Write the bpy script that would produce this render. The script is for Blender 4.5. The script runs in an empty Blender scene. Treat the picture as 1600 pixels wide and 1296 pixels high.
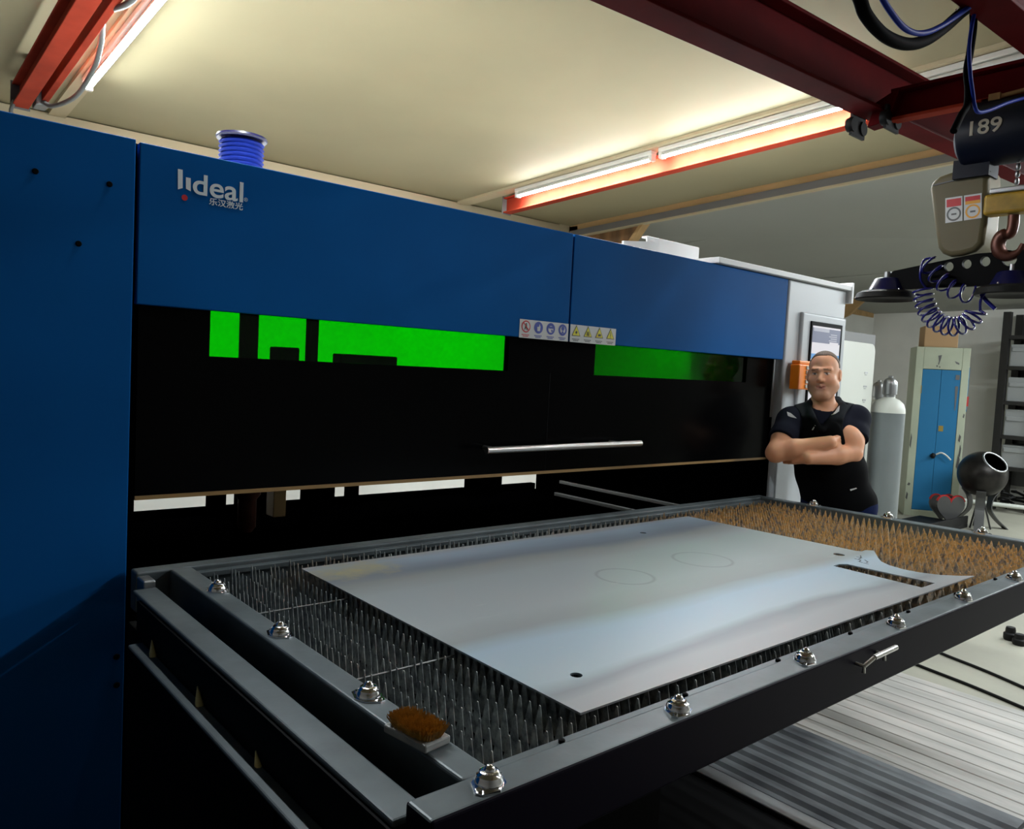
import bpy, bmesh, math, random
import numpy as np
from mathutils import Vector, Matrix

random.seed(7)
SC = bpy.context.scene
COL = SC.collection

# ------------------------------------------------------------------ camera
W_, H_ = 1600, 1296
P0 = np.array([800., 648.])
VX = np.array([2239., 650.]); VY = np.array([-242., 522.])
FPX = math.sqrt(-float((VX - P0) @ (VY - P0)))
def _cam(u, v): return np.array([u - P0[0], -(v - P0[1]), -FPX])
_X = _cam(*VX); _X /= np.linalg.norm(_X)
_Y = _cam(*VY); _Y -= _X * (_X @ _Y); _Y /= np.linalg.norm(_Y)
_Z = np.cross(_X, _Y)
RW = np.stack([_X, _Y, _Z])
CAMP = np.array([0, 0, 1.60])
def ray(u, v): return RW @ _cam(u, v)
def at(u, v, dep): return Vector(CAMP + ray(u, v) * dep / FPX)
def onx(u, v, x):
    r = ray(u, v); return Vector(CAMP + r * ((x - CAMP[0]) / r[0]))
def ony(u, v, y):
    r = ray(u, v); return Vector(CAMP + r * ((y - CAMP[1]) / r[1]))
def onz(u, v, z):
    r = ray(u, v); return Vector(CAMP + r * ((z - CAMP[2]) / r[2]))

cd = bpy.data.cameras.new('camera'); cam = bpy.data.objects.new('camera', cd); COL.objects.link(cam)
cd.sensor_fit = 'HORIZONTAL'; cd.sensor_width = 36; cd.lens = FPX / W_ * 36
cd.clip_start = .02; cd.clip_end = 100
M = Matrix([list(RW[i]) for i in range(3)]).to_4x4(); M.translation = Vector(CAMP)
cam.matrix_world = M
SC.camera = cam

# ------------------------------------------------------------------ world, exposure
w = bpy.data.worlds.new('world'); SC.world = w; w.use_nodes = True
w.node_tree.nodes['Background'].inputs[0].default_value = (.5, .55, .6, 1)
w.node_tree.nodes['Background'].inputs[1].default_value = .02
SC.view_settings.view_transform = 'Standard'
SC.view_settings.look = 'None'
SC.view_settings.gamma = 1
SC.view_settings.exposure = 2.15
TUBE = 84.0            # emission of the LED tubes

# ------------------------------------------------------------------ materials
def mat(name, col, rough=.5, metal=0., spec=.5, noise=0., nscale=6., col2=None, bump=0., bscale=40., stretch=None, coat=0.):
    m = bpy.data.materials.new(name); m.use_nodes = True
    nt = m.node_tree; b = nt.nodes['Principled BSDF']
    b.inputs['Base Color'].default_value = (*col, 1)
    b.inputs['Roughness'].default_value = rough
    b.inputs['Metallic'].default_value = metal
    b.inputs['Specular IOR Level'].default_value = spec
    b.inputs['Coat Weight'].default_value = coat
    tc = None
    def coord():
        nonlocal tc
        if tc is None:
            tc = nt.nodes.new('ShaderNodeNewGeometry')
            mp = nt.nodes.new('ShaderNodeMapping')
            nt.links.new(tc.outputs['Position'], mp.inputs['Vector'])
            if stretch: mp.inputs['Scale'].default_value = stretch
            tc = mp
        return tc.outputs['Vector']
    if noise > 0 or col2:
        n = nt.nodes.new('ShaderNodeTexNoise'); n.inputs['Scale'].default_value = nscale; n.inputs['Detail'].default_value = 5
        nt.links.new(coord(), n.inputs['Vector'])
        r = nt.nodes.new('ShaderNodeValToRGB')
        c2 = col2 or tuple(c * (1 - noise) for c in col)
        r.color_ramp.elements[0].position = .35; r.color_ramp.elements[0].color = (*c2, 1)
        r.color_ramp.elements[1].position = .65; r.color_ramp.elements[1].color = (*col, 1)
        nt.links.new(n.outputs['Fac'], r.inputs['Fac']); nt.links.new(r.outputs['Color'], b.inputs['Base Color'])
    if bump > 0:
        n2 = nt.nodes.new('ShaderNodeTexNoise'); n2.inputs['Scale'].default_value = bscale; n2.inputs['Detail'].default_value = 3
        nt.links.new(coord(), n2.inputs['Vector'])
        bp = nt.nodes.new('ShaderNodeBump'); bp.inputs['Strength'].default_value = bump; bp.inputs['Distance'].default_value = .01
        nt.links.new(n2.outputs['Fac'], bp.inputs['Height']); nt.links.new(bp.outputs['Normal'], b.inputs['Normal'])
    return m

def emit(name, col, s):
    m = bpy.data.materials.new(name); m.use_nodes = True
    b = m.node_tree.nodes['Principled BSDF']
    b.inputs['Base Color'].default_value = (*col, 1)
    b.inputs['Emission Color'].default_value = (*col, 1); b.inputs['Emission Strength'].default_value = s
    return m

MT = {}
MT['blue'] = mat('blue_paint', (.004, .100, .345), .5, spec=.03, noise=.12, nscale=2.5)
MT['black_door'] = mat('black_gloss_panel', (.0012, .0012, .0015), .2, spec=.05)
MT['black'] = mat('black_paint', (.0025, .0025, .003), .6, spec=.06)
MT['dark_inside'] = mat('dark_interior', (.0004, .0004, .0005), .9, spec=.0)
MT['white'] = mat('white_paint', (.44, .465, .49), .4)
MT['white2'] = mat('white_painted_sheet', (.72, .73, .74), .5)
MT['steel_brushed'] = mat('brushed_steel', (.62, .60, .58), .32, 1.)
MT['chrome'] = mat('chrome', (.82, .82, .85), .12, 1.)
MT['zinc'] = mat('grey_zinc', (.42, .43, .44), .38, 1.)
MT['frame'] = mat('dark_grey_painted_steel', (.105, .127, .137), .44, .25, noise=.3, nscale=9, bump=.05)
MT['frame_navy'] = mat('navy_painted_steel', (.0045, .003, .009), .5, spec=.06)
MT['wood'] = mat('raw_wood', (.50, .31, .13), .7, noise=.25, nscale=8, stretch=(1, .2, 1))
MT['ply'] = mat('brown_plywood', (.26, .135, .055), .7, noise=.5, nscale=10, stretch=(1, 1, .2))
MT['cream'] = mat('cream_ceiling', (.33, .285, .165), .75, noise=.08, nscale=1.2)
MT['cream_trim'] = mat('cream_trim', (.46, .38, .24), .7)
MT['wall'] = mat('white_wall', (.74, .73, .68), .8, noise=.08, nscale=2)
MT['wall_shell'] = mat('grey_workshop_wall', (.30, .29, .27), .85)
MT['ceil_far'] = mat('grey_white_ceiling', (.33, .335, .305), .8, noise=.05, nscale=1)
MT['greyband'] = mat('grey_metal_strip', (.16, .15, .14), .6)
MT['red'] = mat('red_crane_paint', (.38, .045, .022), .6, spec=.03, noise=.25, nscale=5)
MT['red_dark'] = mat('dark_red_crane_paint', (.095, .0025, .004), .6, spec=.04, noise=.25, nscale=5)
MT['beige'] = mat('beige_enamel', (.15, .125, .065), .5, spec=.3, noise=.15, nscale=4)
MT['navy'] = mat('dark_navy_enamel', (.002, .004, .014), .45, spec=.2)
MT['bluepad'] = mat('dark_blue_enamel', (.004, .005, .05), .3)
MT['bluehose'] = mat('blue_hose', (.008, .025, .24), .5, spec=.08)
MT['bluecoil'] = mat('dark_blue_hose', (.012, .012, .15), .25)
MT['blackhose'] = mat('black_hose', (.002, .002, .0025), .7, spec=.02)
MT['rubber'] = mat('black_rubber', (.006, .006, .006), .6, spec=.25)
MT['yellow'] = mat('yellow_block', (.50, .30, .02), .5, noise=.4, nscale=15)
MT['hook'] = mat('rusty_brown_steel', (.13, .045, .03), .4, .5, noise=.4, nscale=20)
MT['orange'] = mat('orange_plastic', (.95, .24, .005), .4)
MT['grey_cyl'] = mat('grey_cylinder_paint', (.20, .225, .23), .4, noise=.1, nscale=4)
MT['white_cyl'] = mat('white_cylinder_paint', (.66, .68, .62), .45)
MT['locker_cream'] = mat('pale_cream_enamel', (.44, .48, .36), .5, noise=.12, nscale=3)
MT['locker_blue'] = mat('sky_blue_enamel', (.022, .17, .36), .5, spec=.2)
MT['brass'] = mat('brass_plate', (.35, .25, .06), .4, .6)
MT['card'] = mat('brown_cardboard', (.46, .29, .15), .8)
MT['firepit'] = mat('scaled_black_steel', (.030, .027, .025), .35, .6, col2=(.012, .011, .011), nscale=9)
MT['heart'] = mat('raw_grey_steel', (.10, .10, .10), .45, .4)
MT['redpaint'] = mat('bright_red_paint', (.45, .02, .02), .5)
MT['rack'] = mat('black_rack_steel', (.012, .011, .010), .5)
MT['rackbox'] = mat('grey_storage_box', (.30, .31, .31), .6)
MT['whiteink'] = mat('white_print', (.70, .78, .82), .5)
MT['redink'] = mat('red_print', (.55, .01, .02), .5)
MT['blueink'] = mat('blue_print', (.03, .06, .38), .5)
MT['yelink'] = mat('yellow_print', (.75, .68, .02), .5)
MT['blackink'] = mat('black_print', (.02, .02, .02), .5)
MT['orangeink'] = mat('amber_print', (.80, .36, .02), .5)
MT['greyink'] = mat('grey_print', (.12, .12, .12), .5)
MT['label'] = mat('white_label', (.62, .63, .63), .5)
MT['numeral'] = mat('ivory_numeral', (.55, .50, .40), .5)
MT['skinplain'] = mat('clear_plastic', (.5, .5, .45), .5)
MT['bristle'] = mat('brass_bristle', (.52, .27, .045), .5, noise=.4, nscale=60)
MT['brushblock'] = mat('grey_brush_block', (.34, .34, .33), .45, noise=.2, nscale=30)
MT['hole_light'] = mat('pale_yellow_hole_light', (.52, .45, .22), .5)
MT['copper'] = mat('brown_carrier', (.34, .20, .07), .5)
MT['cable_grey'] = mat('grey_cable', (.12, .125, .12), .5)
MT['tube'] = emit('led_tube', (.90, .97, 1.0), TUBE)
MT['added_soft'] = emit('added_wall_light', (.90, .97, 1.0), 6.0)
MT['added_inner'] = emit('added_interior_light', (.90, .97, 1.0), 12.0)
MT['tube_off'] = mat('unlit_tube', (.7, .7, .68), .4)
MT['housing'] = mat('white_fixture_housing', (.62, .60, .55), .5)
MT['screen'] = None

# rust on the saw-tooth slats: the right third has been used most
def slat_mat():
    m = bpy.data.materials.new('slat_steel'); m.use_nodes = True
    nt = m.node_tree; b = nt.nodes['Principled BSDF']
    g = nt.nodes.new('ShaderNodeNewGeometry')
    s = nt.nodes.new('ShaderNodeSeparateXYZ'); nt.links.new(g.outputs['Position'], s.inputs[0])
    n = nt.nodes.new('ShaderNodeTexNoise'); n.inputs['Scale'].default_value = 38; n.inputs['Detail'].default_value = 5; n.inputs['Roughness'].default_value = .65
    nt.links.new(g.outputs['Position'], n.inputs['Vector'])
    n2 = nt.nodes.new('ShaderNodeTexNoise'); n2.inputs['Scale'].default_value = 3; n2.inputs['Detail'].default_value = 3
    nt.links.new(g.outputs['Position'], n2.inputs['Vector'])
    mr = nt.nodes.new('ShaderNodeMapRange'); mr.inputs[1].default_value = 1.9; mr.inputs[2].default_value = 3.2
    nt.links.new(s.outputs['X'], mr.inputs[0])
    ad = nt.nodes.new('ShaderNodeMath'); ad.operation = 'MULTIPLY_ADD'
    nt.links.new(n2.outputs['Fac'], ad.inputs[0]); ad.inputs[1].default_value = 1.6; ad.inputs[2].default_value = -.8
    ad2 = nt.nodes.new('ShaderNodeMath'); ad2.operation = 'ADD'; ad2.use_clamp = True
    nt.links.new(mr.outputs[0], ad2.inputs[0]); nt.links.new(ad.outputs[0], ad2.inputs[1])
    r1 = nt.nodes.new('ShaderNodeValToRGB')
    r1.color_ramp.elements[0].position = .38; r1.color_ramp.elements[0].color = (.13, .145, .155, 1)
    r1.color_ramp.elements[1].position = .66; r1.color_ramp.elements[1].color = (.50, .54, .53, 1)
    r2 = nt.nodes.new('ShaderNodeValToRGB')
    r2.color_ramp.elements[0].position = .34; r2.color_ramp.elements[0].color = (.13, .10, .075, 1)
    r2.color_ramp.elements[1].position = .7; r2.color_ramp.elements[1].color = (.80, .55, .31, 1)
    for p_, c_ in ((.42, (.25, .22, .22, 1)), (.47, (.42, .29, .12, 1)), (.54, (.70, .38, .13, 1)), (.61, (.52, .41, .26, 1))):
        e = r2.color_ramp.elements.new(p_); e.color = c_
    nt.links.new(n.outputs['Fac'], r1.inputs[0]); nt.links.new(n.outputs['Fac'], r2.inputs[0])
    mx = nt.nodes.new('ShaderNodeMix'); mx.data_type = 'RGBA'
    nt.links.new(ad2.outputs[0], mx.inputs['Factor'])
    nt.links.new(r1.outputs[0], mx.inputs[6]); nt.links.new(r2.outputs[0], mx.inputs[7])
    nt.links.new(mx.outputs[2], b.inputs['Base Color'])
    b.inputs['Metallic'].default_value = .2; b.inputs['Roughness'].default_value = .42
    return m
MT['slat'] = slat_mat()

# hot-rolled sheet: mill-scale tints near two edges, a few scratches, two cut rings, a yellow stain
def plate_mat():
    m = bpy.data.materials.new('hot_rolled_sheet'); m.use_nodes = True
    nt = m.node_tree; b = nt.nodes['Principled BSDF']; N = nt.nodes.new; Lk = nt.links.new
    g = N('ShaderNodeNewGeometry'); s = N('ShaderNodeSeparateXYZ'); Lk(g.outputs['Position'], s.inputs[0])
    nz = N('ShaderNodeTexNoise'); nz.inputs['Scale'].default_value = 2.0; nz.inputs['Detail'].default_value = 4
    mp = N('ShaderNodeMapping'); mp.inputs['Scale'].default_value = (.6, 2.2, 1); Lk(g.outputs['Position'], mp.inputs[0]); Lk(mp.outputs[0], nz.inputs['Vector'])
    def math_(op, a, c, clamp=False):
        k = N('ShaderNodeMath'); k.operation = op; k.use_clamp = clamp
        for i, v in enumerate((a, c)):
            if isinstance(v, (int, float)): k.inputs[i].default_value = v
            else: Lk(v, k.inputs[i])
        return k.outputs[0]
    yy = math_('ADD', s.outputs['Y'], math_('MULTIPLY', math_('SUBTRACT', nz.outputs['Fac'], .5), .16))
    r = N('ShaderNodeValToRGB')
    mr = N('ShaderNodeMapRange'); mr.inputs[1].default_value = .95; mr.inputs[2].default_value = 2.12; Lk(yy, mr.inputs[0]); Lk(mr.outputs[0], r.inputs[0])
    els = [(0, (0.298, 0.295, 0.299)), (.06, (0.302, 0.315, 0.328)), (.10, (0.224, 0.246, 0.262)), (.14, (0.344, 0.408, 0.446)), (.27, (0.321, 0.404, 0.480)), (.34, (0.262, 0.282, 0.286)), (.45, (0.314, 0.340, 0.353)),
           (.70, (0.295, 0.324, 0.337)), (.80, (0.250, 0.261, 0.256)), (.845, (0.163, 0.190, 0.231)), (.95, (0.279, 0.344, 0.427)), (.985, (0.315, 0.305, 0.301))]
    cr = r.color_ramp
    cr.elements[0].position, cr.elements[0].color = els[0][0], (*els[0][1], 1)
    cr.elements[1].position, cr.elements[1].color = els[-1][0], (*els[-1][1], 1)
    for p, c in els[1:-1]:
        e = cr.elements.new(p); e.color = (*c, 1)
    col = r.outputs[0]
    def blend(col, fac, c):
        k = N('ShaderNodeMix'); k.data_type = 'RGBA'; Lk(fac, k.inputs['Factor']); Lk(col, k.inputs[6]); k.inputs[7].default_value = (*c, 1)
        return k.outputs[2]
    for cx, cy, rad in ((1.82, 1.56, .088), (2.23, 1.573, .10)):
        dx = math_('SUBTRACT', s.outputs['X'], cx); dy = math_('SUBTRACT', s.outputs['Y'], cy)
        dd = math_('SQRT', math_('ADD', math_('MULTIPLY', dx, dx), math_('MULTIPLY', dy, dy)), 0)
        k = math_('SUBTRACT', 1, math_('MULTIPLY', math_('ABSOLUTE', math_('SUBTRACT', dd, rad), 0), 110), True)
        k = math_('MULTIPLY', k, .55)
        col = blend(col, k, (.17, .175, .17))
    # dry yellow scale in the far left corner
    n3 = N('ShaderNodeTexNoise'); n3.inputs['Scale'].default_value = 22; n3.inputs['Detail'].default_value = 6; Lk(g.outputs['Position'], n3.inputs['Vector'])
    dx = math_('MULTIPLY', math_('SUBTRACT', s.outputs['X'], 1.14), 5.5); dy = math_('MULTIPLY', math_('SUBTRACT', s.outputs['Y'], 2.02), 11)
    dd = math_('ADD', math_('MULTIPLY', dx, dx), math_('MULTIPLY', dy, dy))
    k = math_('MULTIPLY', math_('SUBTRACT', math_('SUBTRACT', math_('ADD', n3.outputs['Fac'], .35), math_('MULTIPLY', dd, .45)), .38, True), 1.6, True)
    col = blend(col, k, (.40, .34, .17))
    # rub marks
    v4 = N('ShaderNodeTexNoise'); v4.inputs['Scale'].default_value = 9; v4.inputs['Detail'].default_value = 2
    mp4 = N('ShaderNodeMapping'); mp4.inputs['Scale'].default_value = (.7, 3, 1); mp4.inputs['Rotation'].default_value = (0, 0, .3); Lk(g.outputs['Position'], mp4.inputs[0]); Lk(mp4.outputs[0], v4.inputs['Vector'])
    k = math_('MULTIPLY', math_('SUBTRACT', v4.outputs['Fac'], .72, True), 5, True)
    col = blend(col, k, (.42, .44, .44))
    Lk(col, b.inputs['Base Color'])
    b.inputs['Metallic'].default_value = .4; b.inputs['Roughness'].default_value = .48
    return m
MT['plate'] = plate_mat()

def glass_green():
    m = bpy.data.materials.new('green_laser_safety_glass'); m.use_nodes = True
    nt = m.node_tree; nt.nodes.remove(nt.nodes['Principled BSDF']); out = nt.nodes['Material Output']
    t = nt.nodes.new('ShaderNodeBsdfTransparent'); t.inputs[0].default_value = (.0005, .68, .001, 1)
    g = nt.nodes.new('ShaderNodeBsdfGlossy'); g.inputs['Roughness'].default_value = .06; g.inputs[0].default_value = (.9, .9, .9, 1)
    f = nt.nodes.new('ShaderNodeFresnel'); f.inputs[0].default_value = 1.25
    mx = nt.nodes.new('ShaderNodeMixShader')
    nt.links.new(f.outputs[0], mx.inputs[0]); nt.links.new(t.outputs[0], mx.inputs[1]); nt.links.new(g.outputs[0], mx.inputs[2])
    nt.links.new(mx.outputs[0], out.inputs[0])
    return m
MT['green'] = glass_green()

def floor_mat(name, c1, c2, scale=1.5, rough=.6, st=None):
    return mat(name, c1, rough, col2=c2, nscale=scale, bump=.08, bscale=30, stretch=st)
MT['floor'] = floor_mat('concrete_floor', (.35, .34, .275), (.29, .28, .23))
MT['deck'] = floor_mat('pale_ribbed_sheet', (.54, .51, .48), (.34, .33, .31), 3, .55, (2.5, .5, 1))
MT['mat_dark'] = floor_mat('dark_ribbed_rubber', (.17, .185, .20), (.06, .065, .075), 4, .55, (1.2, .8, 1))

def attr_mat(name, rough=.6, spec=.4, sss=0.):
    m = bpy.data.materials.new(name); m.use_nodes = True
    nt = m.node_tree; b = nt.nodes['Principled BSDF']
    a = nt.nodes.new('ShaderNodeAttribute'); a.attribute_name = 'Col'
    nt.links.new(a.outputs['Color'], b.inputs['Base Color'])
    b.inputs['Roughness'].default_value = rough; b.inputs['Specular IOR Level'].default_value = spec
    if sss:
        b.inputs['Subsurface Weight'].default_value = sss; b.inputs['Subsurface Radius'].default_value = (.012, .004, .002); b.inputs['Subsurface Scale'].default_value = 1
    return m

# ------------------------------------------------------------------ building helpers
ORG = {}
def empty(name, loc, label, cat, group=None):
    o = bpy.data.objects.new(name, None); COL.objects.link(o); o.location = loc
    o.empty_display_size = .1
    ORG[o.name] = Vector(loc)
    tag(o, label, cat, group)
    return o
def tag(o, label=None, cat=None, group=None, kind=None):
    if label: o['label'] = label
    if cat: o['category'] = cat
    if group: o['group'] = group
    if kind: o['kind'] = kind
    return o
def org(o):
    return ORG.get(o.name, Vector((0, 0, 0))) if o else Vector((0, 0, 0))
def link_mesh(name, me, mats, parent=None, smooth=None, bevel=0, seg=2):
    o = bpy.data.objects.new(name, me); COL.objects.link(o)
    for m in (mats if isinstance(mats, (list, tuple)) else [mats]): me.materials.append(MT[m] if isinstance(m, str) else m)
    if parent is not None:
        r = org(parent); me.transform(Matrix.Translation(-r)); o.parent = parent; ORG[o.name] = r
    if smooth is not None:
        for p in me.polygons: p.use_smooth = True
        me.set_sharp_from_angle(angle=math.radians(smooth))
    if bevel:
        b = o.modifiers.new('bevel', 'BEVEL'); b.width = bevel; b.segments = seg; b.limit_method = 'ANGLE'; b.angle_limit = math.radians(40)
    return o

class MB:
    def __init__(s): s.v = []; s.f = []; s.m = []; s.chunks = []
    def add(s, vs, fs, m=0):
        n = len(s.v); s.chunks.append((n, len(s.f))); s.v += [tuple(x) for x in vs]
        for f in fs: s.f.append([i + n for i in f]); s.m.append(m)
        return s
    def box(s, x0, x1, y0, y1, z0, z1, m=0):
        vs = [(x, y, z) for z in (z0, z1) for y in (y0, y1) for x in (x0, x1)]
        return s.add(vs, [(0, 2, 3, 1), (4, 5, 7, 6), (0, 1, 5, 4), (2, 6, 7, 3), (0, 4, 6, 2), (1, 3, 7, 5)], m)
    def obox(s, c, ax, ay, az, sx, sy, sz, m=0):
        c = Vector(c); ax, ay, az = [Vector(a).normalized() for a in (ax, ay, az)]
        vs = [c + ax * (i * sx / 2) + ay * (j * sy / 2) + az * (k * sz / 2) for k in (-1, 1) for j in (-1, 1) for i in (-1, 1)]
        return s.add(vs, [(0, 2, 3, 1), (4, 5, 7, 6), (0, 1, 5, 4), (2, 6, 7, 3), (0, 4, 6, 2), (1, 3, 7, 5)], m)
    def bar(s, p, q, wd, ht, up=(0, 0, 1), m=0):
        p = Vector(p); q = Vector(q); a = (q - p); L = a.length; a.normalize()
        sd = a.cross(Vector(up)).normalized(); u = sd.cross(a)
        return s.obox((p + q) / 2, a, sd, u, L, wd, ht, m)
    def path(s, pts, r, seg=8, m=0, caps=True):
        pts = [Vector(p) for p in pts]; n = len(pts); rings = []
        t0 = (pts[1] - pts[0]).normalized()
        nrm = t0.orthogonal().normalized(); vs = []
        for i, p in enumerate(pts):
            t = (pts[min(i + 1, n - 1)] - pts[max(i - 1, 0)]).normalized()
            nrm = (nrm - t * nrm.dot(t))
            nrm = nrm.normalized() if nrm.length > 1e-6 else t.orthogonal().normalized()
            b = t.cross(nrm); rr = r[i] if isinstance(r, (list, tuple)) else r
            for k in range(seg):
                a = 2 * math.pi * k / seg
                vs.append(p + (nrm * math.cos(a) + b * math.sin(a)) * rr)
        fs = [(i * seg + k, i * seg + (k + 1) % seg, (i + 1) * seg + (k + 1) % seg, (i + 1) * seg + k) for i in range(n - 1) for k in range(seg)]
        if caps: fs += [tuple(range(seg))[::-1], tuple(range((n - 1) * seg, n * seg))]
        return s.add(vs, fs, m)
    def lathe(s, prof, c, axis=(0, 0, 1), seg=24, m=0):
        c = Vector(c); a = Vector(axis).normalized(); u = a.orthogonal().normalized(); v = a.cross(u); vs = []
        for r, h in prof:
            for k in range(seg):
                t = 2 * math.pi * k / seg
                vs.append(c + a * h + (u * math.cos(t) + v * math.sin(t)) * max(r, 1e-5))
        n = len(prof)
        fs = [(i * seg + k, i * seg + (k + 1) % seg, (i + 1) * seg + (k + 1) % seg, (i + 1) * seg + k) for i in range(n - 1) for k in range(seg)]
        fs += [tuple(range(seg))[::-1], tuple(range((n - 1) * seg, n * seg))]
        return s.add(vs, fs, m)
    def prism(s, poly, o, eu, ev, en, t, m=0):
        o = Vector(o); eu, ev, en = Vector(eu), Vector(ev), Vector(en); n = len(poly)
        vs = [o + eu * a + ev * b for a, b in poly] + [o + eu * a + ev * b + en * t for a, b in poly]
        fs = [tuple(range(n))[::-1], tuple(range(n, 2 * n))] + [(i, (i + 1) % n, n + (i + 1) % n, n + i) for i in range(n)]
        return s.add(vs, fs, m)
    def mesh(s, name):
        me = bpy.data.meshes.new(name); me.from_pydata(s.v, [], s.f)
        for p, k in zip(me.polygons, s.m): p.material_index = k
        bm = bmesh.new(); bm.from_mesh(me); bmesh.ops.recalc_face_normals(bm, faces=bm.faces); bm.to_mesh(me); bm.free()
        return me
    def build_each(s, name, mats, parent=None, smooth=None, bevel=0, seg=2):
        """one object per added shape"""
        out = []; bounds = s.chunks + [(len(s.v), len(s.f))]
        for (v0, f0), (v1, f1) in zip(bounds, bounds[1:]):
            k = MB(); k.v = s.v[v0:v1]; k.f = [[i - v0 for i in f] for f in s.f[f0:f1]]; k.m = s.m[f0:f1]
            out.append(k.build(name, mats, parent, smooth, bevel, seg))
        return out
    def build(s, name, mats, parent=None, smooth=None, bevel=0, seg=2):
        return link_mesh(name, s.mesh(name), mats, parent, smooth, bevel, seg)

def curve2d(name, loops, thick, text=None, size=1, bold=0):
    """filled outline (first loop outer, the rest holes) or text, as a mesh lying in xy with thickness in z"""
    if text is None:
        c = bpy.data.curves.new(name, 'CURVE'); c.dimensions = '2D'; c.fill_mode = 'BOTH'
        for lp in loops:
            sp = c.splines.new('POLY'); sp.points.add(len(lp) - 1); sp.use_cyclic_u = True
            for p, (a, b) in zip(sp.points, lp): p.co = (a, b, 0, 1)
    else:
        c = bpy.data.curves.new(name, 'FONT'); c.body = text; c.size = size; c.offset = bold
    c.extrude = thick / 2
    o = bpy.data.objects.new(name, c); COL.objects.link(o)
    bpy.context.view_layer.update()
    me = bpy.data.meshes.new_from_object(o.evaluated_get(bpy.context.evaluated_depsgraph_get()))
    bpy.data.objects.remove(o); bpy.data.curves.remove(c)
    me.materials.clear(); me.name = name
    return me
def plate_mesh(name, loops, thick):
    """flat plate with holes: first loop outer, the rest holes"""
    from mathutils.geometry import delaunay_2d_cdt
    vs, fc = [], []
    def area(l): return sum(a[0] * b[1] - b[0] * a[1] for a, b in zip(l, l[1:] + l[:1]))
    for i, lp in enumerate(loops):
        if (area(lp) > 0) != (i == 0): lp = lp[::-1]
        n0 = len(vs); vs += [Vector(p) for p in lp]; fc.append(list(range(n0, len(vs))))
    edges = [(l[k], l[(k + 1) % len(l)]) for l in fc for k in range(len(l))]
    ov, oe, of, _, _, _ = delaunay_2d_cdt(vs, edges, [], 0, 1e-6)
    def inside(p, lp):
        r = False
        for a, b in zip(lp, lp[1:] + lp[:1]):
            if (a[1] > p[1]) != (b[1] > p[1]) and p[0] < (b[0] - a[0]) * (p[1] - a[1]) / (b[1] - a[1]) + a[0]: r = not r
        return r
    keep = []
    for f in of:
        c = sum((ov[i] for i in f), Vector((0, 0))) / len(f)
        if inside(c, loops[0]) and not any(inside(c, h_) for h_ in loops[1:]): keep.append(f)
    n = len(ov)
    V = [(p.x, p.y, -thick / 2) for p in ov] + [(p.x, p.y, thick / 2) for p in ov]
    F = [tuple(f)[::-1] for f in keep] + [tuple(i + n for i in f) for f in keep]
    cnt = {}
    for f in keep:
        for a, b in zip(f, list(f[1:]) + [f[0]]): cnt[(a, b)] = 1
    F += [(a, b, b + n, a + n) for a, b in cnt if (b, a) not in cnt]
    me = bpy.data.meshes.new(name); me.from_pydata(V, [], F)
    bm = bmesh.new(); bm.from_mesh(me); bmesh.ops.recalc_face_normals(bm, faces=bm.faces); bm.to_mesh(me); bm.free()
    return me
def circ(cx, cy, r, n=24): return [(cx + r * math.cos(2 * math.pi * i / n), cy + r * math.sin(2 * math.pi * i / n)) for i in range(n)]
def frame_m(o, eu, ev, en):
    m = Matrix((Vector(eu), Vector(ev), Vector(en))).transposed().to_4x4(); m.translation = Vector(o); return m
def dup(o, parent, loc, name=None):
    c = o.copy(); COL.objects.link(c); c.parent = parent; c.location = loc
    return c
def smooth_pts(pts, n=8):
    P = [Vector(p) for p in pts]; P = [P[0] * 2 - P[1]] + P + [P[-1] * 2 - P[-2]]; out = []
    for i in range(1, len(P) - 2):
        a, b, c, d = P[i - 1:i + 3]
        for k in range(n):
            t = k / n
            out.append(.5 * ((2 * b) + (c - a) * t + (2 * a - 5 * b + 4 * c - d) * t * t + (3 * b - a - 3 * c + d) * t ** 3))
    out.append(P[-2]); return out

def struct(name, mb, mats, **k):
    o = mb.build(name, mats, None, **k); o['kind'] = 'structure'; return o

# ================================================================== THE ROOM
def ceil_z(y): return 3.106 + .045 * (6 - y)
XB = 5.75                                # timber roof frame between the two bays
struct('floor', MB().box(-4, 14, -5, 7, -.1, 0), 'floor')
struct('wall_back', MB().box(-4, 12.9, 6.0, 6.15, 0, 3.4), 'wall')
struct('wall_left', MB().box(-4.15, -4, -5, 6.15, 0, 3.9), 'wall_shell')
struct('wall_front', MB().box(-4, 12.9, -5.15, -5, 0, 3.9), 'wall_shell')
struct('wall_right', MB().box(12.75, 12.9, -5, 6.0, 0, 3.4), 'wall')
YF = -5.0
struct('ceiling', MB().add([(-4, 6.1, ceil_z(6.1)), (XB + .1, 6.1, ceil_z(6.1)), (XB + .1, YF, ceil_z(YF)), (-4, YF, ceil_z(YF)),
                            (-4, 6.1, ceil_z(6.1) + .1), (XB + .1, 6.1, ceil_z(6.1) + .1), (XB + .1, YF, ceil_z(YF) + .1), (-4, YF, ceil_z(YF) + .1)],
                           [(0, 1, 2, 3), (7, 6, 5, 4), (0, 4, 5, 1), (1, 5, 6, 2), (2, 6, 7, 3), (3, 7, 4, 0)]), 'cream')
def fz(x, y): return ceil_z(y) - .06 + (2.86 - 3.12) * (x - 5.8) / 6.95
vs = []
for dz in (0, .1):
    for x, y in ((5.86, 6.1), (12.85, 6.1), (12.85, YF), (5.86, YF)): vs.append((x, y, fz(x, y) + dz - (.03 * (6 - y) * (x - 5.8) / 6.95)))
struct('ceiling_far', MB().add(vs, [(0, 1, 2, 3), (7, 6, 5, 4), (0, 4, 5, 1), (1, 5, 6, 2), (2, 6, 7, 3), (3, 7, 4, 0)]), 'ceil_far')
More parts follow.
